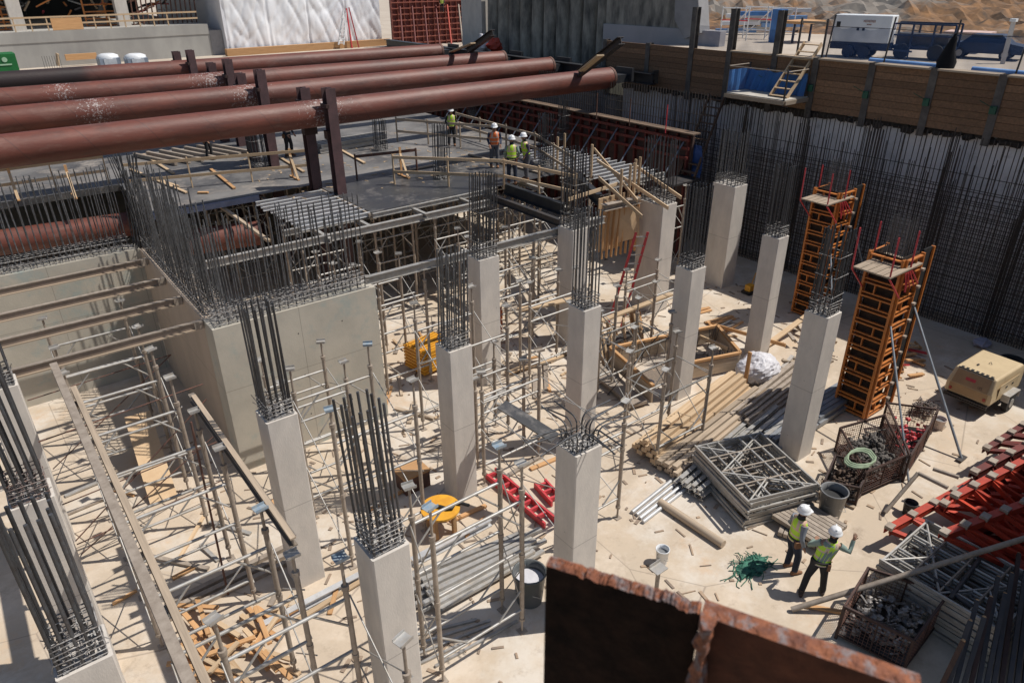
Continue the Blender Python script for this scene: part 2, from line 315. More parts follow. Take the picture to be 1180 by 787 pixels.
# ------------------------------------------------------------------ the setting
struct('pit_floor', G().bb(-40, 27.9, -8, 50, -.3, 0), FLOOR)
struct('rear_ground', G().bb(-80, 29.3, 50, 400, 3.9, 4.25).bb(29.3, 200, 50.01, 400, 3.9, 4.249), STREETM)
struct('rear_pit_edge', G().bb(-40, 26.9, 50.01, 50.3, 0, 3.89), SHOT)
struct('street_ground', G().bb(30.2, 300, -60, 43.4, 8.0, 8.35).bb(29.0, 30.19, -60, 29.7, 8.0, 8.35).bb(27.62, 28.99, -60, 24.6, 8.0, 8.35), STREETM)
g = G(); vs = []; XS = [35.5+i*.42 for i in range(80)]+[70+i*6 for i in range(30)]; YS = [-60+i*4 for i in range(13)]+[-8+i*.5 for i in range(116)]
for x in XS:
    for y in YS:
        t = max(0, min(1, (x-38.2-1.5*math.sin(y*.13))/11)); k = min(1, t*5)
        h = 8.3+1.9*t+(.75*noise.noise(V((x*.16, y*.16, 0)))+.45*noise.noise(V((x*.5, y*.5, 3)))+.45*abs(noise.noise(V((x*1.1, y*1.1, 7))))+.3*noise.noise(V((x*2.3, y*2.3, 9)))+.12*noise.noise(V((x*5, y*5, 2))))*k+max(0, x-52)*.06
        if y > 42.5: h = min(h, 4.2)
        vs.append((x, y, h))
n = len(YS); g.add(vs, [(i*n+j, (i+1)*n+j, (i+1)*n+j+1, i*n+j+1) for i in range(len(XS)-1) for j in range(n-1)])
struct('dirt_hill', g, DIRT)

# pit walls ----------------------------------------------------------------------------
w1 = thing('lagging_wall', 'brown timber lagging wall between grey steel soldier piles above the white liner', 'wall', (26.5, 14, 6.5))
ys = [27.5, 24.6, 22.0, 19.95, 17.7, 15.85, 13.6, 11.4, 9.25, 7.1, 5.0, 2.8, .6]
for i in range(len(ys)-1):
    y1, y0 = ys[i]-.12, ys[i+1]+.12
    for k in range(8):
        z0 = 6.62+k*.235
        o = stick('lagging_board', (26.38+U(-.012, .012), y0, z0+.11), (26.38+U(-.012, .012), y1, z0+.11), .09, .225, LAG, w1)
    if 2 < i: stick('lagging_board', (26.45, y0, 8.52), (26.45, y1, 8.52), .5, .06, WOODG, w1)
for i, y in enumerate(ys):
    top = 10.15 if 1 < i < 5 else 8.55
    g = G()
    for s_ in (-1, 1):
        g.box((26.30, y+.0, (6.3+top)/2) if s_ < 0 else (26.56, y, (6.3+top)/2), (.02, .26, top-6.3))
    g.box((26.43, y, (6.3+top)/2), (.24, .014, top-6.3))
    obj('soldier_pile', g, mat('soldier_steel', (.13, .115, .10), (.07, .06, .055), .8, scale=3, rand=.1), w1)
    if i > 3:
        obj('anchor_head', G().box((26.26, y+.02, 7.45), (.1, .2, .25)).tube((26.24, y, 7.5), (25.9, y+.35, 7.75), .012, 5), mat('anchor_green', (.02, .10, .06), None, .6), w1)
lw = thing('lined_wall', 'white waterproof liner hung on the pit wall behind the dense rebar', 'wall', (26.7, 12, 0))
g = G(); seg = [(-8+i*.6) for i in range(58)]
vs = []
for y in seg:
    for z in (0, 1.5, 3, 4.5, 6.0, 6.68): vs.append((26.62+U(-.02, .02), y, z))
n = 6; g.add(vs, [(i*n+j, (i+1)*n+j, (i+1)*n+j+1, i*n+j+1) for i in range(len(seg)-1) for j in range(5)])
g.bb(26.66, 26.9, -8, 26.4, 0, 6.6)
obj('liner', g, LINER, lw)
g = G()
for k in range(90): y = -6+k*.36; g.blob((26.5, y, 6.5+U(-.06, .06)), (.1, .26, U(.08, .2)), k, 7, 5, .35)
obj('dark_strip', g, mat('dark_lumps', (.05, .04, .033), (.03, .026, .022), 1, scale=8), lw)  # row of dark lumps forming a band along the liner top
obj('shotcrete_backing', G().bb(26.3, 26.9, 26.5, 50, 0, 5.9).bb(26.5, 26.9, 27.6, 50, 5.9, 6.35), SHOT, lw)
# rebar curtain: 100 verticals as parts, the rest as one part
rc = thing('rebar_curtain', 'tall dense mat of vertical and horizontal rebar standing against the lined pit wall', 'rebar mat', (26.35, 12, 0))
yy = 4.2; cnt = 0; extra = G()
while yy < 23.5:
    t = 6.55+U(-.35, .15); lean = U(-.04, .04)
    if cnt < 100: stick('rebar', (26.33, yy, 0), (26.33, yy+lean, 6.5), .0165, .0165, CURT, rc, kind='rebar')
    else: extra.tube((26.33, yy, 0), (26.33, yy+lean, t), .0165, 5)
    cnt += 1; yy += U(.15, .2)
for k in range(230):
    y = 4.2+k*.083; extra.tube((26.02+U(-.02, .02), y, 0), (26.02, y+U(-.05, .05), 4.6+U(-.4, .9)+(1.2 if k % 9 < 3 else 0)), .0145, 4)
for yc in (7.3, 9.9, 12.7, 15.5, 18.2):
    for k in range(9): extra.tube((26.1+U(-.12, .12), yc+k*.06, 0), (26.1, yc+k*.06+U(-.03, .03), 6.3+U(-.4, .5)), .018, 5)
for k in range(32):
    z = .15+k*.15; extra.tube((26.0, 3.8, z), (26.0, 23, z+U(-.03, .03)), .015, 4)
for k in range(12):
    z = .3+k*.45; extra.tube((26.3, 3.8, z), (26.3, 23.4, z), .012, 4)
ex = obj('rebar_mat', extra, CURT, rc); ex['kind'] = 'stuff'
for k in range(10):
    yc = 6.5+k*1.5; 
# gang form with red braces along the east wall, further back
gf = thing('wall_form', 'long dark red steel wall form with raking props and plank walkway on top', 'wall form', (24.2, 26, 0))
GX = 24.4
g = G(); g.bb(GX, GX+.12, 19.6, 46, 0, 5.42); obj('form_face', g, mat('form_ply', (.10, .06, .05), (.06, .035, .03), .8, scale=2), gf)
for k in range(44):
    y = 19.7+k*.6
    if k < 36: obj('form_rib', G().bb(GX-.16, GX-.005, y, y+.09, 0, 5.36), DARKRED, gf)
for z in (4.45, 4.85, 5.2): obj('waler', G().bb(GX-.26, GX-.17, 19.6, 46, z-.06, z+.06), DARKRED, gf)
for k in range(14):
    y = 19.9+k*1.3; stick('raking_prop', (GX-.2, y, 5.1), (GX-2.0, y-.1, 3.2), .035, .035, mat('grey_prop', (.22, .24, .28), None, .5, metal=.3), gf, kind='tube')
obj('walkway_plank', G().bb(GX-.4, GX+.1, 19.3, 46, 5.47, 5.52), mat('dark_plank', (.20, .13, .085), (.12, .085, .06), .85, scale=3), gf)
g = G()
for k in range(3): stick('upright', (GX-.6, 20.6+k*2.1, 5.4), (GX-.6, 20.6+k*2.1, 6.55), .03, .03, PINKRED if k == 0 else RUST, gf)
# starter bars above the form
sb = thing('starter_bars', 'long row of dark starter bars rising above the red wall form', 'rebar mat', (25, 28, 5))
for k in range(100): 
    y = 19.4+k*.16; stick('rebar', (25.0, y, 5.0), (25.0, y+.0, 6.95), .019, .019, CURT, sb, kind='rebar')
g = G()
for k in range(150): y = 19.5+k*.16; g.tube((25.5, y, 4.5), (25.5, y, 6.9), .014, 4)
for z in (5.7, 6.1): g.tube((25.03, 19.4, z), (25.03, 41, z), .012, 4)
o = obj('rebar_mat', g, CURT, sb); o['kind'] = 'stuff'
# ledge and upper walls beyond the pipe ends
lg = thing('waler_beam', 'dark steel waler with timber packing that the big pipes bear on', 'beam', (26.4, 34, 6.5))
obj('steel_waler', G().ibeam((26.75, 24.2, 6.95), (26.75, 50, 6.95), .5, .4, .04), BEAMBLK, lg)
obj('timber_packing', G().bb(27.0, 28.9, 24.3, 50, 6.7, 6.9).bb(26.9, 28.95, 24.3, 24.4, 6.9, 7.3), mat('dark_timber', (.10, .075, .055), (.06, .05, .04), .9, scale=2), lg)
a0 = PX(586, 60, 29.0); a1 = PX(700, 75, 29.0)
sw = thing('secant_pile_wall', 'dark stained wall of rounded concrete piles behind the ends of the red pipes', 'wall', (29.3, 40, 6.5))
y = 30.4; k = 0
while y < 41.2:
    g = G(); g.lathe((29.6, y, 6.6), [(.52, 0), (.53, 1.5), (.5, 3.2), (.54, 3.9), (.52, 4.2)], 12); obj('concrete_pile', g, SECANT, sw); y += 1.12; k += 1
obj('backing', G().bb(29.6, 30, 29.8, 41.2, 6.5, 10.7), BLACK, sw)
ps = thing('shotcrete_wall', 'smooth pale grey shotcrete wall between the dark piles and the timber lagging', 'wall', (29, 27, 6.5))
obj('wall_face', G().bb(28.9, 29.3, 22.3, 29.9, 6.3, 9.0), mat('pale_shotcrete', (.44, .42, .43), (.38, .37, .38), .9, scale=.7, bump=.4, bscale=4), ps)
obj('rough_cap', G().bb(29.02, 29.4, 24.6, 29.85, 9.0, 10.6), SECANT, ps)
g = G(); g.add([(28.7, 23.3, 8.9), (28.7, 24.2, 8.6), (28.7, 24.9, 9.4), (28.7, 25.0, 10.8), (28.7, 23.7, 10.8), (29.4, 23.3, 8.9), (29.4, 24.2, 8.6), (29.4, 24.9, 9.4), (29.4, 25.0, 10.8), (29.4, 23.7, 10.8)],
  [(0, 1, 2, 3, 4), (9, 8, 7, 6, 5), (0, 5, 6, 1), (1, 6, 7, 2), (2, 7, 8, 3), (3, 8, 9, 4), (4, 9, 5, 0)])
obj('broken_slab', g, SHOT, ps)
# south pit wall (mostly beyond the right edge of the photo, it shades the corner)
o = obj('pit_wall', G().bb(12.0, 26.3, .9, 1.3, 0, 8.6), SHOT); tag(o, 'shaded shotcrete pit wall past the stacked steel in the lower right corner', 'wall')
# ------------------------------------------------------------------ columns
def hooprect(g, cx, cy, sx, sy, z, r=.009, j=.012):
    x, y = sx/2, sy/2
    g.path([(cx-x+U(-j, j), cy-y, z+U(-j, j)), (cx+x, cy-y+U(-j, j), z+U(-j, j)), (cx+x+U(-j, j), cy+y, z+U(-j, j)), (cx-x, cy+y, z+U(-j, j))], r, 4, True)
def cage(parent, x0, y0, sx, sy, z0, h, nx=5, ny=5, r=.019, m=REBAR, layers=5, mess=TIE, lean=.03, bent=False, upper=0):
    cx, cy = x0+sx/2, y0+sy/2; ix, iy = sx/2-.07, sy/2-.07; pts = []
    for i in range(nx):
        for j in range(ny):
            if i in (0, nx-1) or j in (0, ny-1): pts.append((cx-ix+2*ix*i/(nx-1), cy-iy+2*iy*j/(ny-1)))
    lx, ly = U(-lean, lean), U(-lean, lean)
    if not bent:
        for a, b in pts:
            hh = h+U(-.12, .1); stick('rebar', (a, b, z0-.05), (a+lx*h+U(-.02, .02), b+ly*h+U(-.02, .02), z0+h), r, r, m, parent, kind='rebar')
    else:
        for a, b in pts:
            dx, dy = (a-cx), (b-cy); L = max(abs(dx), abs(dy)); s = .58 if abs(dx) >= abs(dy) else .5
            ux, uy = (dx/abs(dx)*1.0, dy*.4) if abs(dx) > abs(dy) else (dx*.4, dy/max(abs(dy), 1e-6))
            hh = .32+U(-.08, .2); pl = [(a, b, z0-.05), (a, b, z0+hh*.6)]
            for t in (.25, .55, .8, 1): pl.append((a+ux*.16*t*t, b+uy*.16*t*t, z0+hh*.6+.16*math.sin(t*1.5)))
            pl.append((a+ux*(.16+s), b+uy*(.16+s), z0+hh*.6+.16+U(-.1, .08)))
            obj('rebar', G().path(pl, r*.8, 6), m, parent)
    g = G()
    for k in range(layers):
        z = z0+.03+k*.075
        hooprect(g, cx, cy, 2*ix+.05, 2*iy+.05, z)
        for t in range(4):
            if k % 2: g.tube((cx-ix+2*ix*t/3, cy-iy-.03, z), (cx-ix+2*ix*t/3+U(-.04, .04), cy+iy+.03, z+U(-.05, .05)), .008, 4)
            else: g.tube((cx-ix-.03, cy-iy+2*iy*t/3, z), (cx+ix+.03, cy-iy+2*iy*t/3+U(-.04, .04), z+U(-.05, .05)), .008, 4)
    for k in range(18):
        a, b = random.choice(pts); g.tube((a, b, z0+U(0, .3)), (a+U(-.12, .12), b+U(-.12, .12), z0+U(0, .4)), .008, 4)
    for k in range(upper): hooprect(g, cx+lx*h*(k+1)/upper, cy+ly*h*(k+1)/upper, 2*ix+.05, 2*iy+.05, z0+.5+k*(h-.6)/max(1, upper))
    obj('rebar_ties', g, mess, parent)
    g = G()
    for k in range(14): g.blob((cx+U(-ix, ix), cy+U(-iy, iy), z0+.0), (U(.04, .09), U(.04, .09), U(.015, .04)), k, 6, 4, .3)
    obj('mortar_lumps', g, PLASTER, parent)
def column(x, y, label, sx=.6, sy=.6, h=4.15, rh=2.2, **kw):
    t = thing('concrete_column', label, 'column', (x+sx/2, y+sy/2, 0), 'cast concrete columns with rebar on top')
    c = .018; pts = [(x+c, y), (x+sx-c, y), (x+sx, y+c), (x+sx, y+sy-c), (x+sx-c, y+sy), (x+c, y+sy), (x, y+sy-c), (x, y+c)]
    obj('shaft', G().prism(pts, 0, h), COLM, t, at=(x+sx/2, y+sy/2, U(-.25, .25)*0))
    cage(t, x, y, sx, sy, h, rh, **kw); return t
column(2.97, 7.2, 'pale column in the front middle with a thick bunch of black bars and rusty ties at its right corner', .6, .62, rh=2.4, r=.021, nx=5, ny=4, layers=7)
column(3.05, 11.5, 'pale column standing before the core wall with dark bars leaning out of its top', .6, .6, rh=2.25, r=.019)
column(7.2, 11.75, 'pale column in the centre above the round orange table with shiny straight bars', .6, .6, rh=2.2, m=REBARG)
column(6.85, 7.25, 'column behind the rusty plate edge whose bars are bent outward in hooks', .62, .55, rh=1, bent=True, nx=5, ny=5, layers=3)
column(10.93, 11.5, 'pale column behind the bent bars, tall tangled galvanised bars on top', .58, .6, rh=2.4, m=REBARG, nx=5, ny=5)
column(15.0, 11.6, 'pale column at the left end of the lumber pile with dark bars on top', .62, .58, rh=2.3)
column(15.17, 7.65, 'pale column right of the aluminium frame stack with a leaning rebar bunch', .62, .62, rh=2.1, nx=6, ny=5, upper=3)
column(10.9, 15.9, 'tall pale column left of centre carrying a wide open cage of bars', .72, .65, rh=2.4, nx=6, ny=5, upper=2)
column(14.75, 16.2, 'column under the timber guardrail with its cage rising past the deck edge', .72, .75, rh=2.5, nx=6, ny=5, upper=2)
column(19.0, 16.25, 'broad column right of the red ladder with a low wide rebar cage', .75, 1.15, rh=2.2, nx=5, ny=7)
column(22.95, 16.2, 'broad tall column nearest the rebar curtain with shiny bars on top', .78, 1.05, rh=2.0, nx=5, ny=6, m=REBARG)
column(19.15, 11.7, 'slim pale column left of the rear orange form tower', .55, .6, rh=2.2)
column(-.97, 11.6, 'column at the left picture edge topped by a rusty brown tie mat', .62, .6, rh=2.7, r=.024, mess=TIER, layers=6)
column(-.87, 7.75, 'nearest column in the lower left corner with thick long black bars', .62, .6, rh=2.2, r=.025, nx=5, ny=4, layers=7)
column(-1.02, 16.0, 'farthest column at the left picture edge beside the core beams', .62, .6, rh=2.2, r=.022)
# ------------------------------------------------------------------ core walls
def wallbars(t, x0, x1, y0, y1, z, h, nmax, along, rows, m=REBARG, sp=.2):
    L = (x1-x0) if along == 'x' else (y1-y0); n = int(L/sp); c = 0; ex = G()
    for r_ in range(rows):
        for k in range(n):
            if U(0, 1) < .06: continue
            a = (k+.5)/n*L
            if along == 'x': px, py = x0+a, y0+.07+(y1-y0-.14)*r_/max(1, rows-1)
            else: px, py = x0+.07+(x1-x0-.14)*r_/max(1, rows-1), y0+a
            hh = h+random.choice((0, 0, .0, -.5, -.25))+U(-.05, .05)
            if c < nmax: stick('rebar', (px, py, z-.05), (px+U(-.06, .06), py+U(-.06, .06), z+round(hh*4)/4), .0155, .0155, m, t, kind='rebar')
            else: ex.tube((px, py, z-.05), (px+U(-.06, .06), py+U(-.06, .06), z+hh), .013, 5)
            c += 1
    if ex.v: o = obj('rebar_mat', ex, m, t); o['kind'] = 'stuff'
    g = G()
    for lz in (.06, .2, .34):
        for r_ in range(rows*2):
            f = r_/(rows*2-1)
            if along == 'x': yq = y0+.04+(y1-y0-.08)*f; g.tube((x0, yq, z+lz), (x1, yq+U(-.05, .05), z+lz+U(-.06, .06)), .01, 4)
            else: xq = x0+.04+(x1-x0-.08)*f; g.tube((xq, y0, z+lz), (xq+U(-.05, .05), y1, z+lz+U(-.06, .06)), .01, 4)
    for k in range(int(L/.14)):
        a = k*.14; zz = z+U(.04, .36)
        if along == 'x': g.tube((x0+a, y0+.02, zz), (x0+a+U(-.1, .1), y1-.02, zz+U(-.1, .1)), .009, 4)
        else: g.tube((x0+.02, y0+a, zz), (x1-.02, y0+a+U(-.1, .1), zz+U(-.1, .1)), .009, 4)
    obj('rebar_ties', g, TIE, t)
HW = 4.1
cf = thing('concrete_wall', 'sunlit concrete core wall with pale blue grey stains and a field of bars on top', 'concrete wall', (5.6, 16.6, 0))
obj('wall_face', G().bb(3.5, 7.62, 16.2, 16.95, 0, HW).bb(7.63, 7.75, 16.22, 16.5, 0, HW-.02), WALLM, cf)
g = G()
for x in (4.3, 5.5, 6.7):
    for z in (1.0, 2.2, 3.4): g.tube((x, 16.196, z), (x, 16.25, z), .018, 8)
obj('tie_hole', g, BLACK, cf)
wallbars(cf, 3.6, 7.6, 16.22, 16.93, HW, 2.5, 60, 'x', 3)
cs = thing('concrete_wall', 'shaded brown side of the core wall running back from its near corner', 'concrete wall', (3.9, 20, 0))
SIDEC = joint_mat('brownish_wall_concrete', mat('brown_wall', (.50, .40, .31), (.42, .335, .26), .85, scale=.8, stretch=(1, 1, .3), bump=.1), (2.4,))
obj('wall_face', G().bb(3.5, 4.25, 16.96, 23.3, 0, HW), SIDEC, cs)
wallbars(cs, 3.52, 4.23, 17.0, 23.3, HW, 2.6, 100, 'y', 3, sp=.17)
for k in range(22): stick('rebar', (3.35+U(0, .8), 23.2+U(0, .7), HW-.05), (3.3+U(0, .8), 23.2+U(0, .7), HW+2.75), .016, .016, REBAR, cs, kind='rebar')
cb = thing('concrete_wall', 'rear wall of the concrete core behind the four pocketed beams', 'concrete wall', (1, 23.6, 0))
obj('wall_face', G().bb(-6, 3.5, 23.31, 23.9, 0, HW), WALLM, cb)
wallbars(cb, -1.5, 3.3, 23.34, 23.88, HW, 2.5, 70, 'x', 2, m=REBARG, sp=.16)
for i, (y, nm) in enumerate(((22.3, 'farthest'), (20.4, 'second farthest'), (18.75, 'second nearest'), (16.95, 'nearest'))):
    t = thing('timber_beam', nm+' of the four pale beams spanning the open core at the left', 'beam', (1, y, 4), 'beams spanning the core')
    stick('steel_web', (-.95, y, 4.0), (3.3, y, 4.0), .035, .16, mat('beam_web', (.30, .23, .18), (.22, .17, .13), .7), t)
    stick('flange', (-.95, y, 4.09), (3.3, y, 4.09), .10, .025, ALUD, t); stick('flange', (-.95, y, 3.905), (3.3, y, 3.905), .12, .035, WOODG, t)
    obj('end_bracket', G().box((3.38, y, 4.0), (.2, .12, .2)), ALUD, t)
# ------------------------------------------------------------------ struts (big pipes) and posts
labs = ['nearest', 'second nearest', 'third nearest', 'farthest']
PZ = 7.0; py = [(25.75, 25.75), (31.2, 31.15), (37.2, 35.45), (43.6, 41.7)]
pxe = [25.4, 26.0, 26.2, 26.1]
posts_x = []
pends = [((0, 175), (703, 90)), ((0, 140), (634, 77)), ((0, 116), (580, 69)), ((0, 95), (508, 60))]
spots = [[(9.9, 1.4)], [(8.6, 1.2), (3, 1)], [(8.2, 1.6), (2.2, .8)], [(30, 1)]]
postpx = [(362, 383), (308, 262+40), (262, 270), (222, 222)]
postpx = [364, 291, 255, 214]
for i in range(4):
    a = P(*pends[i][0], PZ); b = P(*pends[i][1], PZ); d = (b-a).normalized(); a2 = a-d*6; a2.z = b.z = PZ
    pm = pipe_mat('strut_steel', spots[i], (1.5, 3.5) if i == 3 else None)
    t = thing('steel_strut', labs[i]+' of the four big rusty red pipe struts crossing the pit', 'pipe strut', V((a2.x, a2.y, PZ)), 'big pipe struts')
    R = .47; L = (b-a2).length; gg = G(); n = 28
    for k in range(9):
        pass
    gg.tube((-6, 0, 0), (L-6, 0, 0), R, 32); o = bpy.data.objects.new('pipe', mesh_of('pipe', gg, pm)); link(o); o.parent = t
    m4 = frame(b-a2).to_4x4(); m4.translation = V((a.x, a.y, PZ))-V((a2.x, a2.y, PZ)); o.matrix_local = m4
    pr_ = bpy.data.objects.new('end_ring', mesh_of('end_ring', G().tube((L-6.12, 0, 0), (L-6.0, 0, 0), R+.02, 32), RUST)); link(pr_); pr_.parent = t; pr_.matrix_local = m4
    q = b+d*.9; obj('end_bracket', G().box((b.x+.45, b.y, PZ-.05), (.9, .7, .35)).box((b.x+.95, b.y, PZ+.1), (.15, 1.1, .6)), BEAMBLK, t)
    # pair of H-pile posts with a cross saddle
    u = postpx[i]; frac = None
    best = min((abs((lambda c: 590+F*((c-CAM).dot(rg2))/((c-CAM).dot(fwd)))(a+d*s/10)-u), s/10) for s in range(20, 180))
    c = a+d*best[1]; c.z = 0
    for sgn, nm in ((-1, 'front'), (1, 'rear')):
        y = c.y+sgn*.74; xo = c.x+(.22 if sgn < 0 else -.1)
        pt = thing('steel_post', f'{nm} rusty H pile post at the {labs[i]} big pipe', 'post', (xo, y, 0), 'H pile posts holding the pipes')
        g = G(); W = .36
        zt = PZ+.95+U(-.15, .15)
        g.box((xo, y-W/2, zt/2), (W, .03, zt)).box((xo, y+W/2, zt/2), (W, .03, zt)).box((xo, y, zt/2), (.025, W-.03, zt))
        obj('pile_section', g, PILE, pt)
        obj('saddle_bracket', G().box((xo, y-sgn*.1, PZ-R-.2), (.5, .3, .3)).box((xo-.2, y, PZ+.35), (.12, .5, .12)), DARKRUST, pt)
# lower level pipe seen under the deck
for (p0, p1, lb) in (((0, 280, 2.9), (150, 258, 2.9), 'lower rusty pipe passing behind the left starter bars'), ((215, 280, 2.9), (300, 268, 2.9), 'short lower pipe end seen in the dark gap below the deck')):
    a = P(*p0); b = P(*p1); d = (b-a).normalized()
    if p0[0] == 0: a = a-d*5
    t = thing('steel_strut', lb, 'pipe strut', a); obj('pipe', G().tube(a, b, .46, 28), PIPE, t); obj('end_ring', G().tube(b-d*.08, b+d*.02, .48, 28), RUST, t)
# ------------------------------------------------------------------ formwork deck
DZ = 4.2
dk = thing('formwork_deck', 'black film faced plywood deck where the workers stand', 'deck', (14, 26, DZ))
obj('plywood', G().bb(10.6, 19.6, 21.9, 26.6, DZ-.02, DZ), PLYB, dk, at=(14, 26, DZ))
obj('dusty_plywood', G().bb(4.6, 22.2, 26.602, 50, DZ-.02, DZ).bb(-8, 4.598, 31.5, 50, DZ-.02, DZ), DUSTYDECK, dk, at=(14, 26, DZ))
stick('edge_beam', (-6, 31.45, DZ-.12), (4.6, 31.45, DZ-.12), .1, .24, PLYB, dk)
g = G()
for k in range(10): y = 32+k*1.8; g.bb(-8, 22, y, y+.08, DZ-.19, DZ-.03)
obj('deck_joists', g, ALU, dk)
stick('edge_beam', (4.6, 26.52, DZ-.11), (8.35, 26.52, DZ-.11), .1, .2, mat('edge_blue', (.20, .24, .36), (.16, .18, .25), .5), dk)
stick('edge_beam', (10.6, 21.82, DZ-.1), (15.9, 21.86, DZ-.1), .1, .16, ALU, dk, kind='i')
stick('edge_beam', (10.55, 21.9, DZ-.1), (10.55, 26.4, DZ-.1), .08, .14, ALUD, dk)
# joints of the plywood sheets and litter
tag(obj('scrap_litter', (lambda g: [g.box((U(9, 19), U(24, 34), DZ+.01), (U(.03, .3), U(.03, .08), .015), Matrix.Rotation(U(0, 3), 3, 'Z')) for k in range(160)] and g)(G()), WOOD), 'scattered timber offcuts and sawdust lying on the black deck', 'litter')['kind'] = 'stuff'
tag(obj('slab_debris', (lambda g: [g.box((U(2, 24), U(5, 19), .012), (U(.03, .35), U(.02, .08), .02), Matrix.Rotation(U(0, 3), 3, 'Z')) for k in range(900)] and g)(G()), mat('debris', (.42, .3, .2), (.2, .16, .13), .9, scale=1)), 'small chips and offcuts scattered over the beige pit floor', 'litter')['kind'] = 'stuff'
# stacked / exposed joists
for k in range(10):
    f = k/9; a = P(298+f*32, 226+f*37, DZ); b = P(352+f*68, 221+f*22, DZ)
    y = 25.7-.41*k; x0 = 7.9+.02*k+U(-.06, .06)
    t = stick('aluminium_joist', (x0, y, DZ-.08), (x0+2.55+.1*k, y, DZ-.08), .085, .15, ALUB, kind='i')
    tag(t, ORD[k]+' exposed aluminium joist from the back in the row left of the black deck front', 'joist', 'exposed joists left of the deck')
for k in range(15):
    f = k/14; x0 = 19.7+f*.3+U(-.08, .08); y = 25.9-f*6.0
    t = stick('aluminium_joist', (x0, y, DZ-.06), (x0+2.6, y+.0, DZ-.06), .085, .15, ALUB, kind='i')
    tag(t, ORD[k]+' exposed joist from the back in the fan beside the red wall form', 'joist', 'exposed joists by the wall form')
stick_t = []
def bm(label, p, q, w, h, m, kind='i', name='steel_beam', cat='beam', group=None, up=UP):
    o = stick(name, p, q, w, h, m, kind=kind, up=up); tag(o, label, cat, group); return o
bm('long aluminium stringer crossing in front of the deck, the upper one', (4.4, 21.15, 3.92), (15.0, 21.1, 3.92), .14, .24, ALU, name='aluminium_beam')
bm('long aluminium stringer running from the core wall to the middle column', (7.9, 17.12, 3.92), (16.9, 17.0, 3.92), .14, .24, ALU, name='aluminium_beam')
bm('short stringer carrying the near end of the exposed joists', (7.6, 22.3, 3.98), (10.8, 22.3, 3.98), .12, .2, ALU, name='aluminium_beam')
bm('ledger beam under the joist fan near the wall form', (19.6, 19.75, 3.98), (22.9, 19.7, 3.98), .12, .2, ALU, name='aluminium_beam')
bm('black deep I beam at the deck edge below the guardrail', (16.05, 21.6, 4.18), (16.0, 18.1, 4.18), .2, .42, BEAMBLK)
bm('second black beam running right behind the tall cage', (19.4, 21.6, 4.25), (17.6, 18.0, 4.25), .22, .4, BEAMBLK)
bm('lower dark beam under the deck edge beside the first black beam', (15.4, 21.8, 3.95), (15.4, 17.6, 3.95), .16, .25, DARK)
bm('grey channel beam sticking out by the plywood stair', (16.9, 17.1, 4.3), (18.6, 17.0, 4.3), .25, .22, ALUD)
# stringers under the exposed joists/deck seen through the gap
for k, x in enumerate((8.6, 10.2, 12.2, 14.2, 17.4)):
    bm(ORD[k]+' stringer from the left poking out below the black deck front', (x, 20.9+.3*(k % 2), 4.0 if k > 1 else 3.9), (x, 27, 4.0 if k > 1 else 3.9), .12, .17, ALU, name='aluminium_beam', group='stringers below the deck front')
# diagonal timber prop by lower pipe
bm('pale diagonal timber leaning in the dark gap beside the lower pipe', P(250, 235, 4.0), P(310, 278, 3.2), .12, .1, WOODG, 'box', 'timber_prop', 'prop')
# guardrails ---------------------------------------------------------------------------
def rail(label, pts, z0=DZ, h=1.05, n=None, m=WOOD, mids=(.55,), sp=2.0, post=True):
    t = thing('guardrail', label, 'guardrail', V((pts[0][0], pts[0][1], z0)), 'timber guardrails on the deck')
    for a, b in zip(pts, pts[1:]):
        a = V((*a[:2], z0)); b = V((*b[:2], z0)); L = (b-a).length; k = max(1, round(L/sp))
        for hh in (h,)+tuple(mids): stick('rail', a+UP*hh, b+UP*(hh+U(-.03, .03)), .04, .11, m, t)
        if post:
            for j in range(k+1): c = a.lerp(b, j/k)+V((.03, .03, 0)); stick('post', c, c+UP*(h+.1), .04, .09, m, t)
    return t
rail('guardrail in front of the nearest pipe with lumpy timber kickers', [(-3, 31.9), (4.3, 31.9)], mids=(.5,), m=WOOD)
rail('long pale guardrail between the left starter bars and the steel posts', [(4.6, 29.8), (10.9, 27.8)], mids=(.45,), m=WOOD)
rail('guardrail running diagonally from the pipe shadow down to the tall cage', [(13.0, 24.6), (15.9, 21.4), (16.5, 18.0)], mids=(.5,), m=WOOD)
rail('rear guardrail right of the workers ending at the joist fan', [(20.1, 31.0), (19.9, 24.5), (18.2, 20.0)], mids=(.5,), m=WOODG)
rail('low guardrail behind the deck cages under the pipes', [(17.0, 31.5), (19.5, 27)], mids=(.5,), m=WOODG)
rail('rust coloured rail beside the orange vested worker', [(12.2, 26.2), (14.6, 25.6)], mids=(), h=.9, m=RUST)
# A-frame kickers and loose boards on the deck
for k, (a, b, c, lb) in enumerate(((( 165, 178), (200, 200), WOOD, 'board'), ((150, 195), (215, 222), WOOD, 'b'), ((243, 195), (270, 217), WOODO, 'c'), ((393, 173), (420, 188), WOOD, 'd'), ((185, 208), (205, 215), WOOD, 'e'), ((500, 190), (470, 196), WOODG, 'f'), ((228, 222), (240, 222), WOODO, 'g'), ((540, 178), (625, 200), WOODG, 'h'), ((320, 180), (350, 198), WOOD, 'i'))):
    bm(['pale board lying behind the starter bars at deck level', 'long board crossing the deck edge by the starter bars', 'orange board lying askew in front of the guardrail', 'thin board lying right of the steel posts', 'short pale board by the deck corner', 'grey timber by the cage in pipe shadow', 'tiny offcut on the deck edge', 'grey timber walkway plank behind the workers', 'board leaning behind the front steel post'][k],
       P(*a, DZ+.05), P(*b, DZ+.05), .12, .05, c, 'box', 'timber_board', 'board', 'loose boards on the deck')
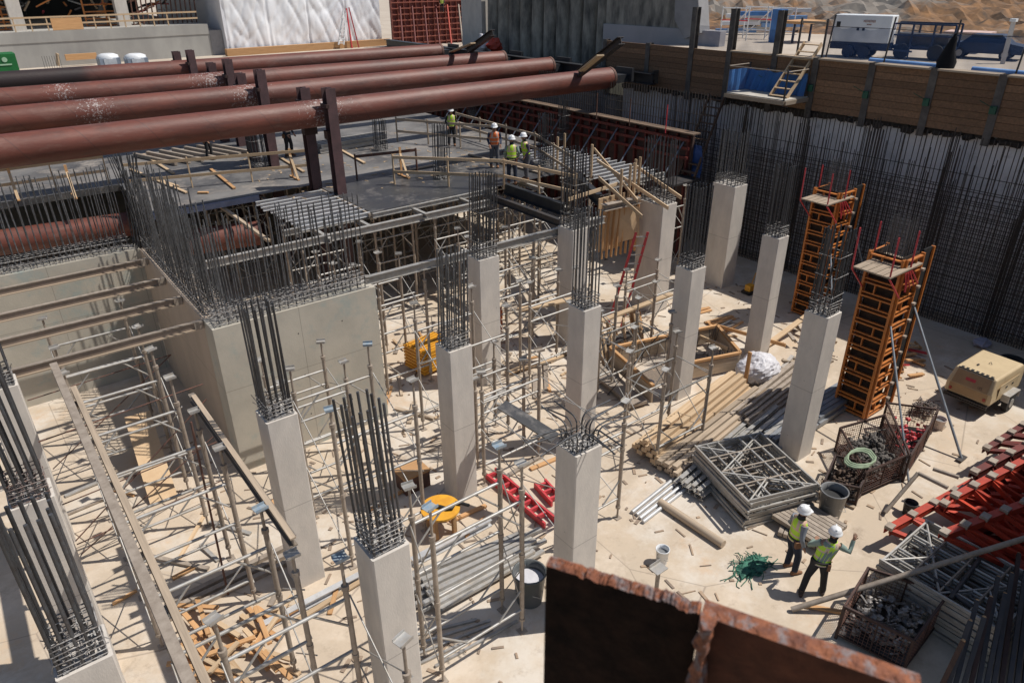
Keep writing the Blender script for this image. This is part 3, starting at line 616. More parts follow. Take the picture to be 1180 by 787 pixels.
for k, (u, v) in enumerate(((338, 205), (463, 203), (20, 228), (85, 226))):
    p = P(u, v, DZ); t = thing('timber_kicker', ['small timber post with kicker on the deck left of the steel posts', 'narrow timber A frame on the deck before the worker in lime vest', 'timber post with kicker at the far left deck edge', 'second timber kicker from the left deck edge'][k], 'kicker', p, 'timber kickers on the deck')
    stick('post', p, p+V((0, 0, 1.15)), .09, .04, WOODO, t); stick('brace', p+V((0, -.5, .05)), p+V((0, 0, .9)), .09, .04, WOOD, t); stick('foot', p+V((0, -.6, .03)), p+V((0, .3, .03)), .09, .04, WOODO, t)
# stacked beams under pipe at (430,150)
for k in range(8):
    a = P(385, 170, DZ+.1); bm('aluminium beam in the low stack behind the steel posts', V((12.9+.02*k, 32.2-.28*(k % 4), DZ+.12+.2*(k//4))), V((16.3+.15*(k % 3), 32.4-.28*(k % 4), DZ+.12+.2*(k//4))), .12, .18, ALU, name='aluminium_beam', group='beam stack behind the steel posts')
for k in range(7):
    a = P(180+k*9, 172, DZ+.1); bm('pale beam in the slanted row beyond the nearest guardrail', V((6.2+.55*k, 36.2, DZ+.1)), V((7.2+.55*k, 33.2, DZ+.1)), .14, .15, ALUD, 'box', name='aluminium_beam', group='slanted beams under the pipes')
# deck starter cages
for k, (u, v, s_, h_, lb) in enumerate(((439, 173, .6, 1.35, 'dark starter cage on the deck right of the steel posts'), (509, 205, .6, 2.1, 'starter cage on the deck beside the worker in lime vest'), (300, 193, .7, 1.9, 'starter cage half hidden by the nearest pipe and its posts'), (629, 190, .55, 2.1, 'starter cage right of the group of workers'), (648, 160, .5, 1.8, 'starter cage before the red wall form'), (545, 133, .5, 1.3, 'far starter cage below the nearest pipe end'), (768, 232, .5, .1, ''))):
    if not lb: continue
    p = P(u, v, DZ); t = thing('rebar_cage', lb, 'rebar cage', p, 'column starter cages on the deck')
    cage(t, p.x-s_/2, p.y-s_/2, s_, s_, DZ, h_, nx=5, ny=4, r=.017, layers=4, upper=2)
# plywood stair / ramp box by the cage
st = thing('timber_stair', 'pale plywood and timber stair frame beside the column right of the black beams', 'stair', (19, 18.6, 0))
obj('plywood_side', G().add([(17.2, 17.4, 4.5), (18.7, 17.1, 4.0), (18.75, 17.0, 2.9), (17.1, 17.6, 2.6)], [(0, 1, 2, 3)]).bb(17.3, 18.6, 17.7, 17.75, 2.4, 4.4), PLY, st)
for k in range(8): stick('stud', (17.2+k*.22, 17.35-k*.02, 2.3), (17.2+k*.22, 17.3-k*.02, 4.4), .04, .09, WOODO, st)
for a, b in (((685, 172), (735, 232)), ((688, 185), (770, 240)), ((655, 230), (712, 212)), ((730, 190), (785, 228)), ((690, 205), (740, 250))):
    stick('rail', P(*a, 5.0), P(*b, 4.6), .04, .12, WOOD, st)
for u, v, w_ in ((714, 238, 190), (642, 195, 170), (650, 190, 160), (729, 230, 178), (681, 205, 168), (735, 222, 208), (730, 225, 205), (724, 232, 207)):
    p = P(u, v, 4.2); stick('post', p, p+UP*1.3, .045, .1, WOOD, st)
for k in range(5): stick('tread', (18.0+.3*k, 18.3, 3.9-.3*k), (18.0+.3*k, 17.5, 3.9-.3*k), .28, .04, WOOD, st)
# ------------------------------------------------------------------ shoring towers
TW = {}
def tower(x0, x1, y0, y1, zt, label, heads=ALU, mleg=ALUD, group='aluminium shoring towers', braces=True, rust=False):
    key = (round(x1-x0, 2), round(y1-y0, 2), round(zt, 2), heads.name)
    if key in TW:
        return copy_tree(TW[key], loc=((x0+x1)/2, (y0+y1)/2, 0), label=label)
    c = V(((x0+x1)/2, (y0+y1)/2, 0)); t = thing('shoring_tower', label, 'shoring tower', c, group); TW[key] = t
    hx, hy = (x1-x0)/2, (y1-y0)/2
    for sx in (-1, 1):
        for sy in (-1, 1):
            p = c+V((sx*hx, sy*hy, 0)); jl = U(.35, .7)
            g = G().tube(p+UP*.32, p+UP*(zt-jl), .046, 8); g.box(p+UP*.01, (.16, .16, .02)); g.tube(p+UP*.02, p+UP*.34, .024, 6); g.tube(p+UP*(zt-jl-.1), p+UP*(zt-.02), .026, 6)
            g.tube(p+UP*(zt-jl-.02), p+UP*(zt-jl+.06), .062, 8); g.tube(p+UP*.3, p+UP*.36, .06, 8); g.tube(p+UP*1.93, p+UP*2.02, .058, 8)
            obj('leg', g, mleg, t)
            R = Matrix.Rotation(U(-.12, .12), 3, 'X') @ Matrix.Rotation(U(-.5, .5), 3, 'Z')
            g = G().box(p+UP*zt, (.21, .17, .012), R).box(p+UP*zt+R @ V((0, .08, .025)), (.21, .01, .05), R).box(p+UP*zt+R @ V((0, -.08, .025)), (.21, .01, .05), R); obj('head_plate', g, heads if (sx+sy) else ALU, t)
    zs = [z for z in (.6, 2.1, zt-.8)]
    for sy in (-1, 1):
        y = c.y+sy*hy
        for z in zs: stick('ledger', (x0+.04, y, z), (x1-.04, y, z), .03, .03, ALU, t, kind='tube')
        for za, zb in ((.6, 1.1), (zt-.8, zt-1.35)):
            for sx in (-1, 1): stick('knee_brace', (c.x+sx*hx*.96, y, zb), (c.x+sx*hx*.38, y, za), .02, .02, ALU, t, kind='tube')
        if hx > .95: stick('diagonal', (x0+.05, y, zs[0]), (x1-.05, y, zs[1]), .018, .018, ALU, t, kind='tube')
    if braces:
        for sx in (-1, 1):
            x = c.x+sx*hx*1.0+sx*.05
            for za, zb in ((.5, 1.7), (2.1, zt-.75)):
                stick('cross_brace', (x, y0, za), (x, y1, zb), .013, .013, ALU, t, kind='tube'); stick('cross_brace', (x+.03, y0, zb), (x+.03, y1, za), .013, .013, ALU, t, kind='tube')
    return t
tower(4.27, 6.1, 7.8, 8.45, 4.05, 'shoring tower between the front column and the rusty plate with sky tinted heads', heads=SKYPLATE)
tower(4.24, 6.07, 11.4, 13.4, 4.05, 'shoring tower with pale heads between the front column and the core wall', heads=SKYPLATE)
tower(.4, 2.22, 11.75, 13.3, 3.85, 'shoring tower under the near half of the slanting twin beam by the core corner', heads=ALU)
tower(.4, 2.15, 14.7, 16.3, 4.0, 'shoring tower in front of the open core below its beams')
tower(.42, 2.2, 8.3, 9.6, 3.9, 'lower left shoring tower above the scrap timber heap', heads=SKYPLATE)
tower(.9, 2.7, 5.9, 7.7, 4.0, 'nearest shoring tower at the bottom left with a sky tinted head', heads=SKYPLATE)
tower(8.15, 9.9, 9.0, 11.95, 3.25, 'low shoring tower right of the centre column standing free', heads=ALUD)
tower(8.2, 10.0, 13.4, 15.0, 3.9, 'shoring tower behind the centre column left of the tangled cage column')
tower(12.2, 14.0, 13.4, 15.2, 3.4, 'low shoring tower between the tangled cage column and the pit form')
tower(12.1, 13.9, 9.8, 11.0, 2.9, 'low shoring frame standing between the two middle columns')
tower(.45, 2.25, 18.2, 20.2, 3.8, 'shoring tower deep inside the open core')
for x, y, lb in ((8.3, 17.2, 'shoring tower under the lower stringer next to the core wall end'), (12.4, 17.2, 'shoring tower under the lower stringer between the tall columns'), (12.6, 19.6, 'shoring tower between the lower and upper long stringers'), (15.6, 19.2, 'shoring tower beneath the black edge beams'), (8.1, 22.2, 'shoring tower under the exposed joists left of the deck')):
    tower(x, x+1.52, y, y+1.5, 3.8, lb)
for x, y, zt_, lb in ((8.1, 19.7, 3.6, 'shoring tower in the gap behind the yellow crate'), (12.3, 15.0+.8, 3.2, 'low shoring tower right of the tall pale column'), (13.2, 11.9, 2.9, 'low shoring tower left of the lumber end column'), (8.4, 12.6, 2.7, 'low shoring tower directly right of the centre column'), (16.6, 14.2, 2.6, 'low shoring tower behind the footing form'), (4.3, 14.3, 3.3, 'shoring tower close against the lit core wall'), (15.9, 18.0, 3.5, 'shoring tower in the shade under the black beams')):
    tower(x, x+1.52, y, y+1.3, zt_, lb)
for y, rn in {22.4: 'front', 25.0: 'second', 28.0: 'third', 31.0: 'fourth'}.items():
    xs = [10.9, 13.4, 15.9, 18.2] if y < 26 else [7.5, 10.5, 13.5, 16.5]
    for i, x in enumerate(xs): tower(x, x+1.52, y, y+1.5, 3.8, f'shoring tower below the deck, {ORD[i]} from the left in the {rn} row')
# twin beams on the left towers
bm('long twin beam running from the open core to the bottom left corner', (.3, 16.6, 4.08), (.38, 5.5, 4.08), .14, .17, ALUD, name='aluminium_beam')
bm('pale timber flanged beam beside the long twin beam at the left', (.47, 15.2, 4.09), (.53, 6.2, 4.09), .10, .18, WOODG, 'box', name='timber_beam')
bm('slanting timber topped steel beam ending in the air at the column before the core', P(221, 458, 3.75), P(338, 624, 3.75), .12, .2, mat('beam_side', (.17, .15, .13), (.25, .2, .15), .6), 'i')
bm('timber strip bolted on the slanting steel beam', P(223, 456, 3.87)+UP*.01, P(338, 621, 3.87)+UP*.01, .09, .03, WOODG, 'box', 'timber_strip', 'timber')
# loose poles and props
for k, (a, b, r_, m_, lb) in enumerate((((220, 486, 3.9), (263, 685, 0), .022, RUST, 'thin rusty prop standing near the slanting beam'),
    ((700, 455, .02), (760, 385, 2.2), .014, BLACK, 'thin black rod leaning behind the middle column'),
    ((645, 440, .3), (665, 465, .3), .03, ALUD, 'short tube lying left of the middle column'))):
    bm(lb, P(*a), P(*b), r_, r_, m_, 'tube', 'steel_prop', 'prop')
# ------------------------------------------------------------------ orange column forms
def col_form(x, y, s, h, label, side):
    t = thing('column_form', label, 'column form', (x, y, 0), 'orange steel column forms'); hs = s/2
    def panel(cx, cy, ax):      # ax: 0 spans x, 1 spans y
        g = G(); T = .1
        def bx(a0, a1, z0, z1, th=T):
            if ax == 0: g.box((cx+(a0+a1)/2, cy, (z0+z1)/2), (a1-a0, th, z1-z0))
            else: g.box((cx, cy+(a0+a1)/2, (z0+z1)/2), (th, a1-a0, z1-z0))
        bx(-hs, -hs+.06, .05, h); bx(hs-.06, hs, .05, h)
        n = 12; st_ = (h-.14)/n
        for k in range(n+1):
            z = .06+st_*k; bx(-hs+.06, hs-.06, z, z+.035, T*.95)
            if k < n:
                bx(-hs+.06, hs-.06, z+.11, z+.14, T*.7); off = (-.13, .10)[k % 2]
                if k % 3 != 1: bx(off-.014, off+.014, z+.141, z+st_-.001, T*.8)
        obj('form_panel', g, ORANGE, t)
    panel(x, y-hs, 0); panel(x-hs-.051, y, 1); panel(x, y+hs, 0)
    i = hs-.14; g = G(); g.bb(x-hs+.1, x+hs+.03, y-hs+.12, y-hs+.14, .05, h-.01).bb(x-hs+.07, x-hs+.09, y-hs+.1, y+hs-.1, .05, h-.01).bb(x-hs+.1, x+hs, y+hs-.075, y+hs-.055, .05, h-.01)
    obj('form_lining', g, mat('form_lining', (.045, .026, .016), (.02, .012, .009), .9, scale=5), t)
    obj('side_panel', G().bb(x+hs+.04, x+hs+.5, y-hs+.02, y-hs+.06, .05, h+.05), mat('black_ply', (.008, .007, .007), None, .9), t)
    obj('side_stud', G().bb(x+hs+.505, x+hs+.56, y-hs-.03, y-hs+.07, .02, h+.05), ORANGE, t)
    # platform and red brackets
    px0 = x-hs-1.0
    obj('platform_planks', (lambda g: [g.bb(x-hs-.95, x+.25, y-hs+.02+k*.2-.15, y-hs+.2+k*.2-.15, h-.25+.004*k, h-.21+.004*k) for k in range(5)] and g)(G()), WOODG, t)
    for k, yy in enumerate((y-hs-.1, y+hs-.05)):
        for j, xx in enumerate((x-hs-.9, x-hs+.15)):
            if j: stick('red_post', (xx, yy, h-.9), (xx+.05, yy+.04, h+.75), .022, .022, PINKRED, t, kind='tube')
            else:
                stick('red_post', (xx, yy, h-.3), (xx+.05, yy+.04, h+.8), .022, .022, PINKRED, t, kind='tube'); stick('red_bracket', (xx, yy, h-.28), (x-hs-.1, yy, h-1.0), .022, .022, PINKRED, t, kind='tube')
    for k in range(4): stick('red_bracket', (x-hs-.1+.1*k, y-hs-.12, h-.3), (x-hs+.1+.22*k, y-hs-.12, h-.8), .02, .02, PINKRED, t, kind='tube')
    for k in range(9): obj('clamp', G().box((x+hs-.02, y-hs-.09, .4+k*.5), (.12, .08, .06)), ALUD, t)
    g = G()
    for a in range(5):
        for b in range(5):
            if a in (0, 4) or b in (0, 4): stick('rebar', (x-.25+a*.12, y-.25+b*.12, h-1), (x-.25+a*.12, y-.25+b*.12, h+.95), .013, .013, REBARG, t, kind='rebar')
    obj('concrete_infill', G().bb(x-i, x+i, y-i, y+i, .05, h-.6), CONC, t)
    for (dx, dy, ln) in side: 
        stick('raking_prop', (x+dx*hs, y+dy*hs, h*.62), (x+dx*ln, y+dy*ln, .05), .03, .03, mat('prop_steel', (.32, .35, .38), None, .45, metal=.5), t, kind='tube')
    return t
col_form(18.95, 8.1, .95, 4.85, 'nearer and taller orange steel column form with a planked red bracket platform', [(-.9, -1.0, 2.7)])
col_form(23.75, 12.7, .95, 4.75, 'farther orange steel column form standing before the rebar curtain', [(-1, -1, 2.3)])
for a, b, lb in (((1052, 350, 3.2), (1108, 528, .05), 'long grey push pull prop slanting down right of the nearer orange form'), ((985, 265, 3.0), (1000, 330, .9), 'thin bright prop between the two orange forms')):
    t = thing('push_pull_prop', lb, 'prop', P(*b)); stick('tube', P(*a), P(*b), .035, .035, mat('prop_steel', (.32, .35, .38), None, .45, metal=.5), t, kind='tube'); stick('inner_tube', P(*a), P(*a)+(P(*a)-P(*b)).normalized()*.3, .022, .022, DARK, t, kind='tube'); obj('foot_plate', G().box(P(*b), (.35, .15, .03)), DARK, t)
# rear stair tower (dark timber) down the east wall and platform with blue sheet
pf = thing('access_platform', 'blue sheeted landing platform hung on the timber lagging with a wooden ladder stair', 'platform', (25.6, 17.2, 7))
obj('deck_board', G().bb(24.7, 26.2, 15.9, 18.7, 7.08, 7.14), mat('dusty_board', (.5, .47, .42), (.4, .36, .3), .9), pf)
obj('edge_joist', G().bb(24.64, 24.69, 15.9, 18.7, 6.95, 7.1).bb(24.7, 26.2, 15.84, 15.89, 6.95, 7.1), WOODG, pf)
for (x, y) in ((24.7, 15.95), (24.7, 18.65), (26.1, 15.95), (26.1, 18.65)): stick('post', (x, y, 6.9), (x, y, 8.2), .05, .05, DARK, pf)
for a, b in (((24.7, 15.95, 8.15), (26.15, 15.95, 8.15)), ((24.7, 18.65, 8.15), (26.1, 18.65, 8.15)), ((24.7, 15.95, 8.15), (24.7, 18.65, 8.15))): stick('rail', a, b, .02, .02, ALUD, pf, kind='tube')
g = G(); vs = []
for k in range(17):
    f = k/16; sag = .25*math.sin(f*9)+U(-.1, .1); vs += [(26.1-.05*math.sin(k), 15.95+2.7*f, 8.05-abs(sag)*.6), (26.0-.2*abs(math.sin(k*1.7)), 15.95+2.7*f, 7.16)]
g.add(vs, [(2*k, 2*k+2, 2*k+3, 2*k+1) for k in range(16)])
vs = [(26.1-1.4*f, 18.62+.04*math.sin(k*2), z+.1*math.sin(k)*(z > 8)) for k, f in enumerate([i/10 for i in range(11)]) for z in (8.0, 7.16)]
g.add(vs, [(2*k, 2*k+2, 2*k+3, 2*k+1) for k in range(10)]); obj('blue_sheet', g, mesh_net('blue_sheet_net', (.04, .16, .42), .72), pf)
sg = G()
a = V((25.5, 16.2, 7.15)); b = V((26.7, 16.9, 9.3))
for s_ in (0, .75): stick('stair_stringer', V((25.1, 16.1+s_, 7.15)), V((26.9, 16.1+s_, 9.0)), .04, .16, WOOD, pf)
for k in range(8): f = k/7; stick('tread', (25.15+1.7*f, 16.12, 7.2+1.75*f), (25.15+1.7*f, 16.83, 7.2+1.75*f), .2, .035, WOOD, pf)
for k in range(2): stick('post', (26.8, 15.95+k*1.1, 8.4), (26.8, 15.95+k*1.1, 9.9), .06, .06, DARK, pf)
stick('rail', (26.8, 15.95, 9.75), (26.8, 17.1, 9.75), .06, .08, WOODG, pf)
ds = thing('timber_stair', 'dark shaded timber stair zigzagging down below the blue sheeted platform', 'stair', (25, 20, 0))
for s_ in (0, .8): stick('stringer', P(835, 112, 6.6)+V((-.0, s_, 0)), P(800, 205, 3.8)+V((0, s_, 0)), .05, .2, mat('dark_wood', (.16, .09, .05), (.1, .06, .04), .9, scale=3, stretch=(.4, 5, 5)), ds)
pa, pb = P(835, 112, 6.6), P(800, 205, 3.8)
for k in range(10): c = pa.lerp(pb, (k+.5)/10); stick('tread', c+V((0, .02, 0)), c+V((0, .78, 0)), .22, .03, MATS['dark_wood'], ds)
stick('landing', pb+V((-1.4, .4, -.1)), pb+V((.3, .4, -.1)), 1.0, .08, DARK, ds)
bs = PX(785, 170, 24.6); o = obj('blue_tarpaulin', (lambda g: g.add([(24.6+.1*math.sin(i*1.3+j), 19.2+i*.3, 3.6+j*.35) for i in range(7) for j in range(5)], [(i*5+j, (i+1)*5+j, (i+1)*5+j+1, i*5+j+1) for i in range(6) for j in range(4)]))(G()), mat('dark_blue', (.02, .07, .25), None, .6)); tag(o, 'dark blue tarpaulin hanging in shade beside the timber stair foot', 'tarpaulin')
for k, (x, y) in enumerate(((20.4, 21.5), (21.6, 18.4), (22.6, 21.0))): tower(x, x+1.2, y, y+1.2, 3.8, f'{ORD[k]} shoring tower in the shade beneath the joist fan')
# red ladder
t = thing('ladder', 'red step ladder leaning between the tall cage column and the broad column', 'ladder', P(705, 375))
a, b = P(700, 377), P(733, 268, 3.6); d = V((.42, -.28, 0))
for s_ in (0, 1): stick('rail', a+d*s_, b+d*s_*.8, .03, .09, PINKRED, t)
for k in range(11): f = (k+.5)/11; stick('rung', a.lerp(b, f), a.lerp(b, f)+d*(1-.2*f), .03, .03, ALU, t)
# ------------------------------------------------------------------ ground materials (right half)
def pile(label, n, near, far, z, w, h, m, group, name='timber_plank', cat='plank', kind='box', layers=1, jit=.06):
    a0, a1 = near; b0, b1 = far
    for l in range(layers):
        for k in range(n-l):
            f = (k+.5*l)/(max(1, n-1)); p = P(a0[0]+(a1[0]-a0[0])*f, a0[1]+(a1[1]-a0[1])*f, 0); q = P(b0[0]+(b1[0]-b0[0])*f, b0[1]+(b1[1]-b0[1])*f, 0)
            d = (q-p).normalized(); s0 = U(-jit, jit); zz = z+h/2+l*(h+.006)
            o = stick(name, p+d*s0+UP*zz, q+d*(s0+U(-jit, jit))+UP*(zz+U(-.01, .01)), w, h, m, kind=kind); tag(o, label+(f', {ORD[k]} from left' if n > 1 else '')+(f', {ORD[l]} layer' if layers > 1 else ''), cat, group)
pile('long pale timber in the big lumber pile', 5, ((730, 522), (760, 543)), ((832, 443), (862, 456)), .14, .16, .12, WOOD, 'pale timbers of the lumber pile', layers=4)
pile('grey weathered timber beside the lumber pile', 5, ((752, 540), (782, 556)), ((866, 454), (890, 465)), .08, .14, .10, WOODG, 'weathered timbers of the lumber pile', layers=3)
pile('silver beam against the lumber pile', 5, ((778, 562), (806, 580)), ((880, 472), (918, 488)), .06, .11, .14, ALU, 'aluminium beams by the lumber pile', 'aluminium_beam', 'beam', 'i', layers=2)
pile('long silver pipe before the stacks', 4, ((728, 592), (742, 602)), ((850, 494), (872, 502)), .0, .05, .1, ALUB, 'silver pipes before the frame stack', 'steel_pipe', 'pipe', 'tube', layers=1)
pile('mixed bar behind the frame stack', 7, ((838, 482), (872, 498)), ((905, 425), (945, 442)), .05, .09, .09, ALUD, 'mixed bars behind the frame stack', 'steel_bar', 'bar', layers=4, jit=.35)
pile('blue grey beam left of nearer orange form', 6, ((880, 500), (900, 520)), ((980, 440), (1000, 455)), .05, .13, .13, mat('bluegrey', (.17, .2, .24), (.3, .3, .3), .5, metal=.3, scale=3, rand=.3), 'form beams left of the orange form', 'steel_beam', 'beam', layers=2, jit=.4)
bm('single round timber pole lying before the frame stack', P(760, 582)+UP*.1, P(833, 631)+UP*.1, .1, .1, WOODG, 'tube', 'timber_pole', 'pole')
# stack of aluminium frames
fr = thing('scaffold_lattice', 'lowest frame in the square stack of aluminium shoring frames', 'frame', (0, 0, 0), 'stacked aluminium frames')
g = G()
for k in (-1, 1): stick('chord', (-1.15, k*.95, 0), (1.15, k*.95, 0), .04, .07, ALU, fr)
for x in (-1.1, 1.1): stick('end_bar', (x, -.93, 0), (x, .93, 0), .035, .06, ALU, fr)
for a, b in (((-1.1, -.9), (0, .9)), ((0, .9), (1.1, -.9)), ((-1.1, .9), (-.5, 0)), ((1.1, .9), (.5, 0))): stick('web', (*a, .0), (*b, .0), .025, .025, ALU, fr, kind='tube')
for y_ in (-.62, -.3, .32, .64): stick('inner_tube', (-1.08, y_, -.01), (1.08, y_, -.01), .028, .028, ALU, fr, kind='tube')
for x_ in (-.55, .02, .57): stick('inner_tube', (x_, -.9, .012), (x_, .9, .012), .022, .022, ALUD, fr, kind='tube')
c = P(866, 555, .3); fr.location = V((c.x, c.y, .06)); ang = math.atan2(2.3, .75)
fr.rotation_euler = (0, 0, ang)
for k in range(1, 10): copy_tree(fr, loc=(c.x+U(-.05, .05), c.y+U(-.05, .05), .06+.085*k), rz=ang+U(-.03, .03), label=ORD[k]+' frame from the ground in the square stack of aluminium frames')
# lower bundle beside the workers
bc = P(932, 602, .2); a2 = ang-.9
for k in range(18):
    lay = k//9; d = V((math.cos(a2+lay*1.2), math.sin(a2+lay*1.2), 0)); nrm = V((-d.y, d.x, 0)); off = (k % 9-4)*.12
    p = V((bc.x, bc.y, .1+lay*.13))+nrm*off
    o = stick('shoring_strut', p-d*.62, p+d*.62, .1, .1, ALUD, kind='box'); tag(o, ('lower' if not lay else 'upper')+' pale shoring leg in the crossed bundle behind the two workers', 'shoring leg', 'bundle of shoring legs')
# people --------------------------------------------------------------------------------
def skinbody(verts, edges, rad, parent, m, name='body'):
    me = bpy.data.meshes.new(name); me.from_pydata(verts, edges, []); o = bpy.data.objects.new(name, me); link(o)
    md = o.modifiers.new('s', 'SKIN'); sm = o.modifiers.new('b', 'SUBSURF'); sm.levels = 1; sm.render_levels = 1
    for i, r in enumerate(rad): me.skin_vertices[0].data[i].radius = (r, r) if not isinstance(r, tuple) else r
    for i in range(len(verts)): me.skin_vertices[0].data[i].use_root = (i == 0)
    bpy.context.view_layer.update(); dg = bpy.context.evaluated_depsgraph_get(); nm = bpy.data.meshes.new_from_object(o.evaluated_get(dg))
    o.modifiers.clear(); old = o.data; o.data = nm; nm.name = name; nm.materials.clear(); nm.materials.append(m)
    for p in nm.polygons: p.use_smooth = True
    o.parent = parent; return o
def person(loc, rz, label, vest=LIME, shirt=GSHIRT, trousers=JEANS, boots=BOOT, feet=((-.12, .05), (.14, -.05)), arms=None, lean=(0, .05), turn=0, hgt=1.78, hide=False, group=None):
    t = thing('person', label, 'person', (0, 0, 0), group); s = hgt/1.78
    lx, ly = lean
    pel = V((0, 0, .95)); wst = V((lx*.3, ly*.3, 1.1)); chs = V((lx*.8, ly*.8, 1.34)); nk = V((lx, ly, 1.5)); hd = V((lx*1.1, ly*1.25+.02, 1.62))
    arms = arms or ((( -.27, .02, 1.17), (-.24, .18, .98)), ((.27, .02, 1.17), (.22, .2, .98)))
    vs = [pel, wst, chs, nk, hd, hd+V((0, .0, .1))]; rd = [.12, .11, .12, .055, .08, .06]; es = [(0, 1), (1, 2), (2, 3), (3, 4), (4, 5)]
    def A(p, r, e): vs.append(V(p)); rd.append(r); es.append((e, len(vs)-1)); return len(vs)-1
    sh = []
    for k, sx in enumerate((-1, 1)):
        shp = chs+V((sx*.18, 0, .07)); el, wr = V(arms[k][0]), V(arms[k][1]); i = A(shp, .06, 2); i = A(el, .042, i); i = A(wr, .03, i)
        d = (wr-el).normalized(); side = d.cross(V((0, 0, 1))); side = side.normalized() if side.length > .1 else V((1, 0, 0)); pal = A(wr+d*.06, .032, i)
        for f in range(4):
            o_ = side*(f-1.5)*.022; L = (.07, .08, .075, .055)[f]; b_ = A(wr+d*.1+o_, .0105, pal); A(wr+d*(.1+L)+o_*1.1+V((0, 0, -.02)), .009, b_)
        b_ = A(wr+d*.05+side*.045, .012, pal); A(wr+d*.1+side*.065, .0095, b_)
        sh.append((shp, el, wr))
    kn = []
    for k, sx in enumerate((-1, 1)):
        hip = pel+V((sx*.095, 0, -.05)); ft = V((feet[k][0], feet[k][1], .09)); kne = (hip+ft)/2+V((sx*.01, .05, .02)); i = A(hip, .085, 0); i = A(kne, .055, i); i = A(ft, .04, i); A(ft+V((0, .12, -.045)), .035, i)
        kn.append((hip, kne, ft))
    A(hd+V((0, .1, .0)), .014, 4)
    skinbody(vs, es, rd, t, SKIN)
    # trousers
    g = G()
    for hip, kne, ft in kn: g.loft([(hip+UP*.1, V((.11, 0, 0)), V((0, .115, 0))), (hip-UP*.06, V((.105, 0, 0)), V((0, .11, 0))), (kne, V((.078, 0, 0)), V((0, .08, 0))), (ft+UP*.03, V((.068, 0, 0)), V((0, .07, 0)))], 10)
    g.loft([(pel-UP*.08, V((.16, 0, 0)), V((0, .115, 0))), (pel+UP*.08, V((.175, 0, 0)), V((0, .125, 0)))], 12); obj('trousers', g, trousers, t)
    for hip, kne, ft in kn:
        d = (ft-kne).normalized(); g = G(); g.loft([(V((ft.x, ft.y-.08, .04)), V((.035, 0, 0)), V((0, 0, .045))), (V((ft.x, ft.y-.05, .06)), V((.05, 0, 0)), V((0, 0, .06))), (V((ft.x, ft.y+.08, .055)), V((.052, 0, 0)), V((0, 0, .05))), (V((ft.x, ft.y+.19, .035)), V((.035, 0, 0)), V((0, 0, .03)))], 10); g.tube(ft-UP*.02, ft+UP*.1, .062, 10); obj('boot', g, boots, t)
    # shirt
    g = G(); g.loft([(pel+UP*.02, V((.165, 0, 0)), V((0, .125, 0))), (wst, V((.16, 0, 0)), V((0, .12, 0))), (chs, V((.195, 0, 0)), V((0, .125, 0))), (chs+UP*.1, V((.17, 0, 0)), V((0, .105, 0))), (nk-UP*.01, V((.07, 0, 0)), V((0, .07, 0)))], 14)
    for shp, el, wr in sh:
        rings = []
        for (p, r), dd in (((shp, .08), el-shp), ((shp.lerp(el, .5), .066), el-shp), ((el, .056), wr-shp), ((el.lerp(wr, .6), .046), wr-el), ((wr, .041), wr-el)):
            R = frame(dd); rings.append((p, R @ V((0, r, 0)), R @ V((0, 0, r))))
        g.loft(rings, 9)
    obj('shirt', g, shirt, t)
    # vest with bands
    g = G(); rs = [(0, .186, .142), (.05, .187, .143), (.25, .182, .138), (.33, .184, .139), (.55, .2, .14), (.62, .205, .14), (.8, .2, .138), (.93, .165, .118), (1, .1, .09)]
    b0, b1 = pel-UP*.02, nk-UP*.015
    for f, a_, b_ in rs:
        pass
    rings = [((b0.lerp(b1, f)+V((0, ly*.2*math.sin(f*3.14), 0))), V((a_, 0, 0)), V((0, b_, 0))) for f, a_, b_ in rs]; g.loft(rings, 16)
    vo = obj('vest', g, vest, t); vo.data.materials.append(BAND); vo.data.materials.append(shirt)
    for p in vo.data.polygons:
        f = (p.center.z-b0.z)/(b1.z-b0.z)
        if .25 < f < .33 or .55 < f < .62 or .0 < f < .05: p.material_index = 1
        if f > .62 and abs(abs(p.center.x-lx)-.1) < .035 and f < .98: p.material_index = 1
    # helmet, face
    R = Matrix.Rotation(turn, 3, 'Z'); hc = hd+UP*.075
    g = G().lathe(hc, [(.148, -.02), (.15, 0), (.128, .015), (.125, .05), (.105, .1), (.06, .13), (.012, .14)], 16); g.loft([(hc+R @ V((0, .1, -.005)), R @ V((.11, 0, 0)), V((0, 0, .008))), (hc+R @ V((0, .19, -.02)), R @ V((.07, 0, 0)), V((0, 0, .006)))], 10); g.box(hc+UP*.125, (.03, .2, .015), R); obj('hard_hat', g, HELM, t)
    for sx in (-1, 1): obj('eye', G().blob(hd+R @ V((sx*.03, .078, .012)), (.012, .008, .008), 1, 6, 4, 0), WHITE, t); obj('ear', G().blob(hd+R @ V((sx*.085, 0, 0)), (.012, .022, .03), 1, 6, 4, 0), SKIN, t)
    g = G().loft([(nk-UP*.02, V((.085, 0, 0)), V((0, .085, 0))), (nk+UP*.05, V((.075, 0, 0)), V((0, .08, 0))), (hd-UP*.04+V((0, -.01, 0)), V((.088, 0, 0)), V((0, .082, 0)))], 12); obj('neck_gaiter', g, BLKT if vest == LIME else SKIN, t)
    g = G().loft([(pel+UP*.03, V((.192, 0, 0)), V((0, .148, 0))), (pel+UP*.075, V((.192, 0, 0)), V((0, .148, 0)))], 16); obj('belt', g, BLACK, t)
    obj('tool_pouch', G().box(pel+V((.18, -.03, -.05)), (.07, .13, .17)), BOOT, t)
    if 'phone' in label: obj('phone', G().box(sh[0][2]+V((.02, .08, -.09)), (.02, .08, .15)), GLASS, t)
    t.location = loc; t.rotation_euler = (0, 0, rz); t.scale = (s, s, s); ORG[t.name] = V(loc); return t
def face(dx, dy): return math.atan2(dy, dx)-math.pi/2   # local +y towards (dx,dy)
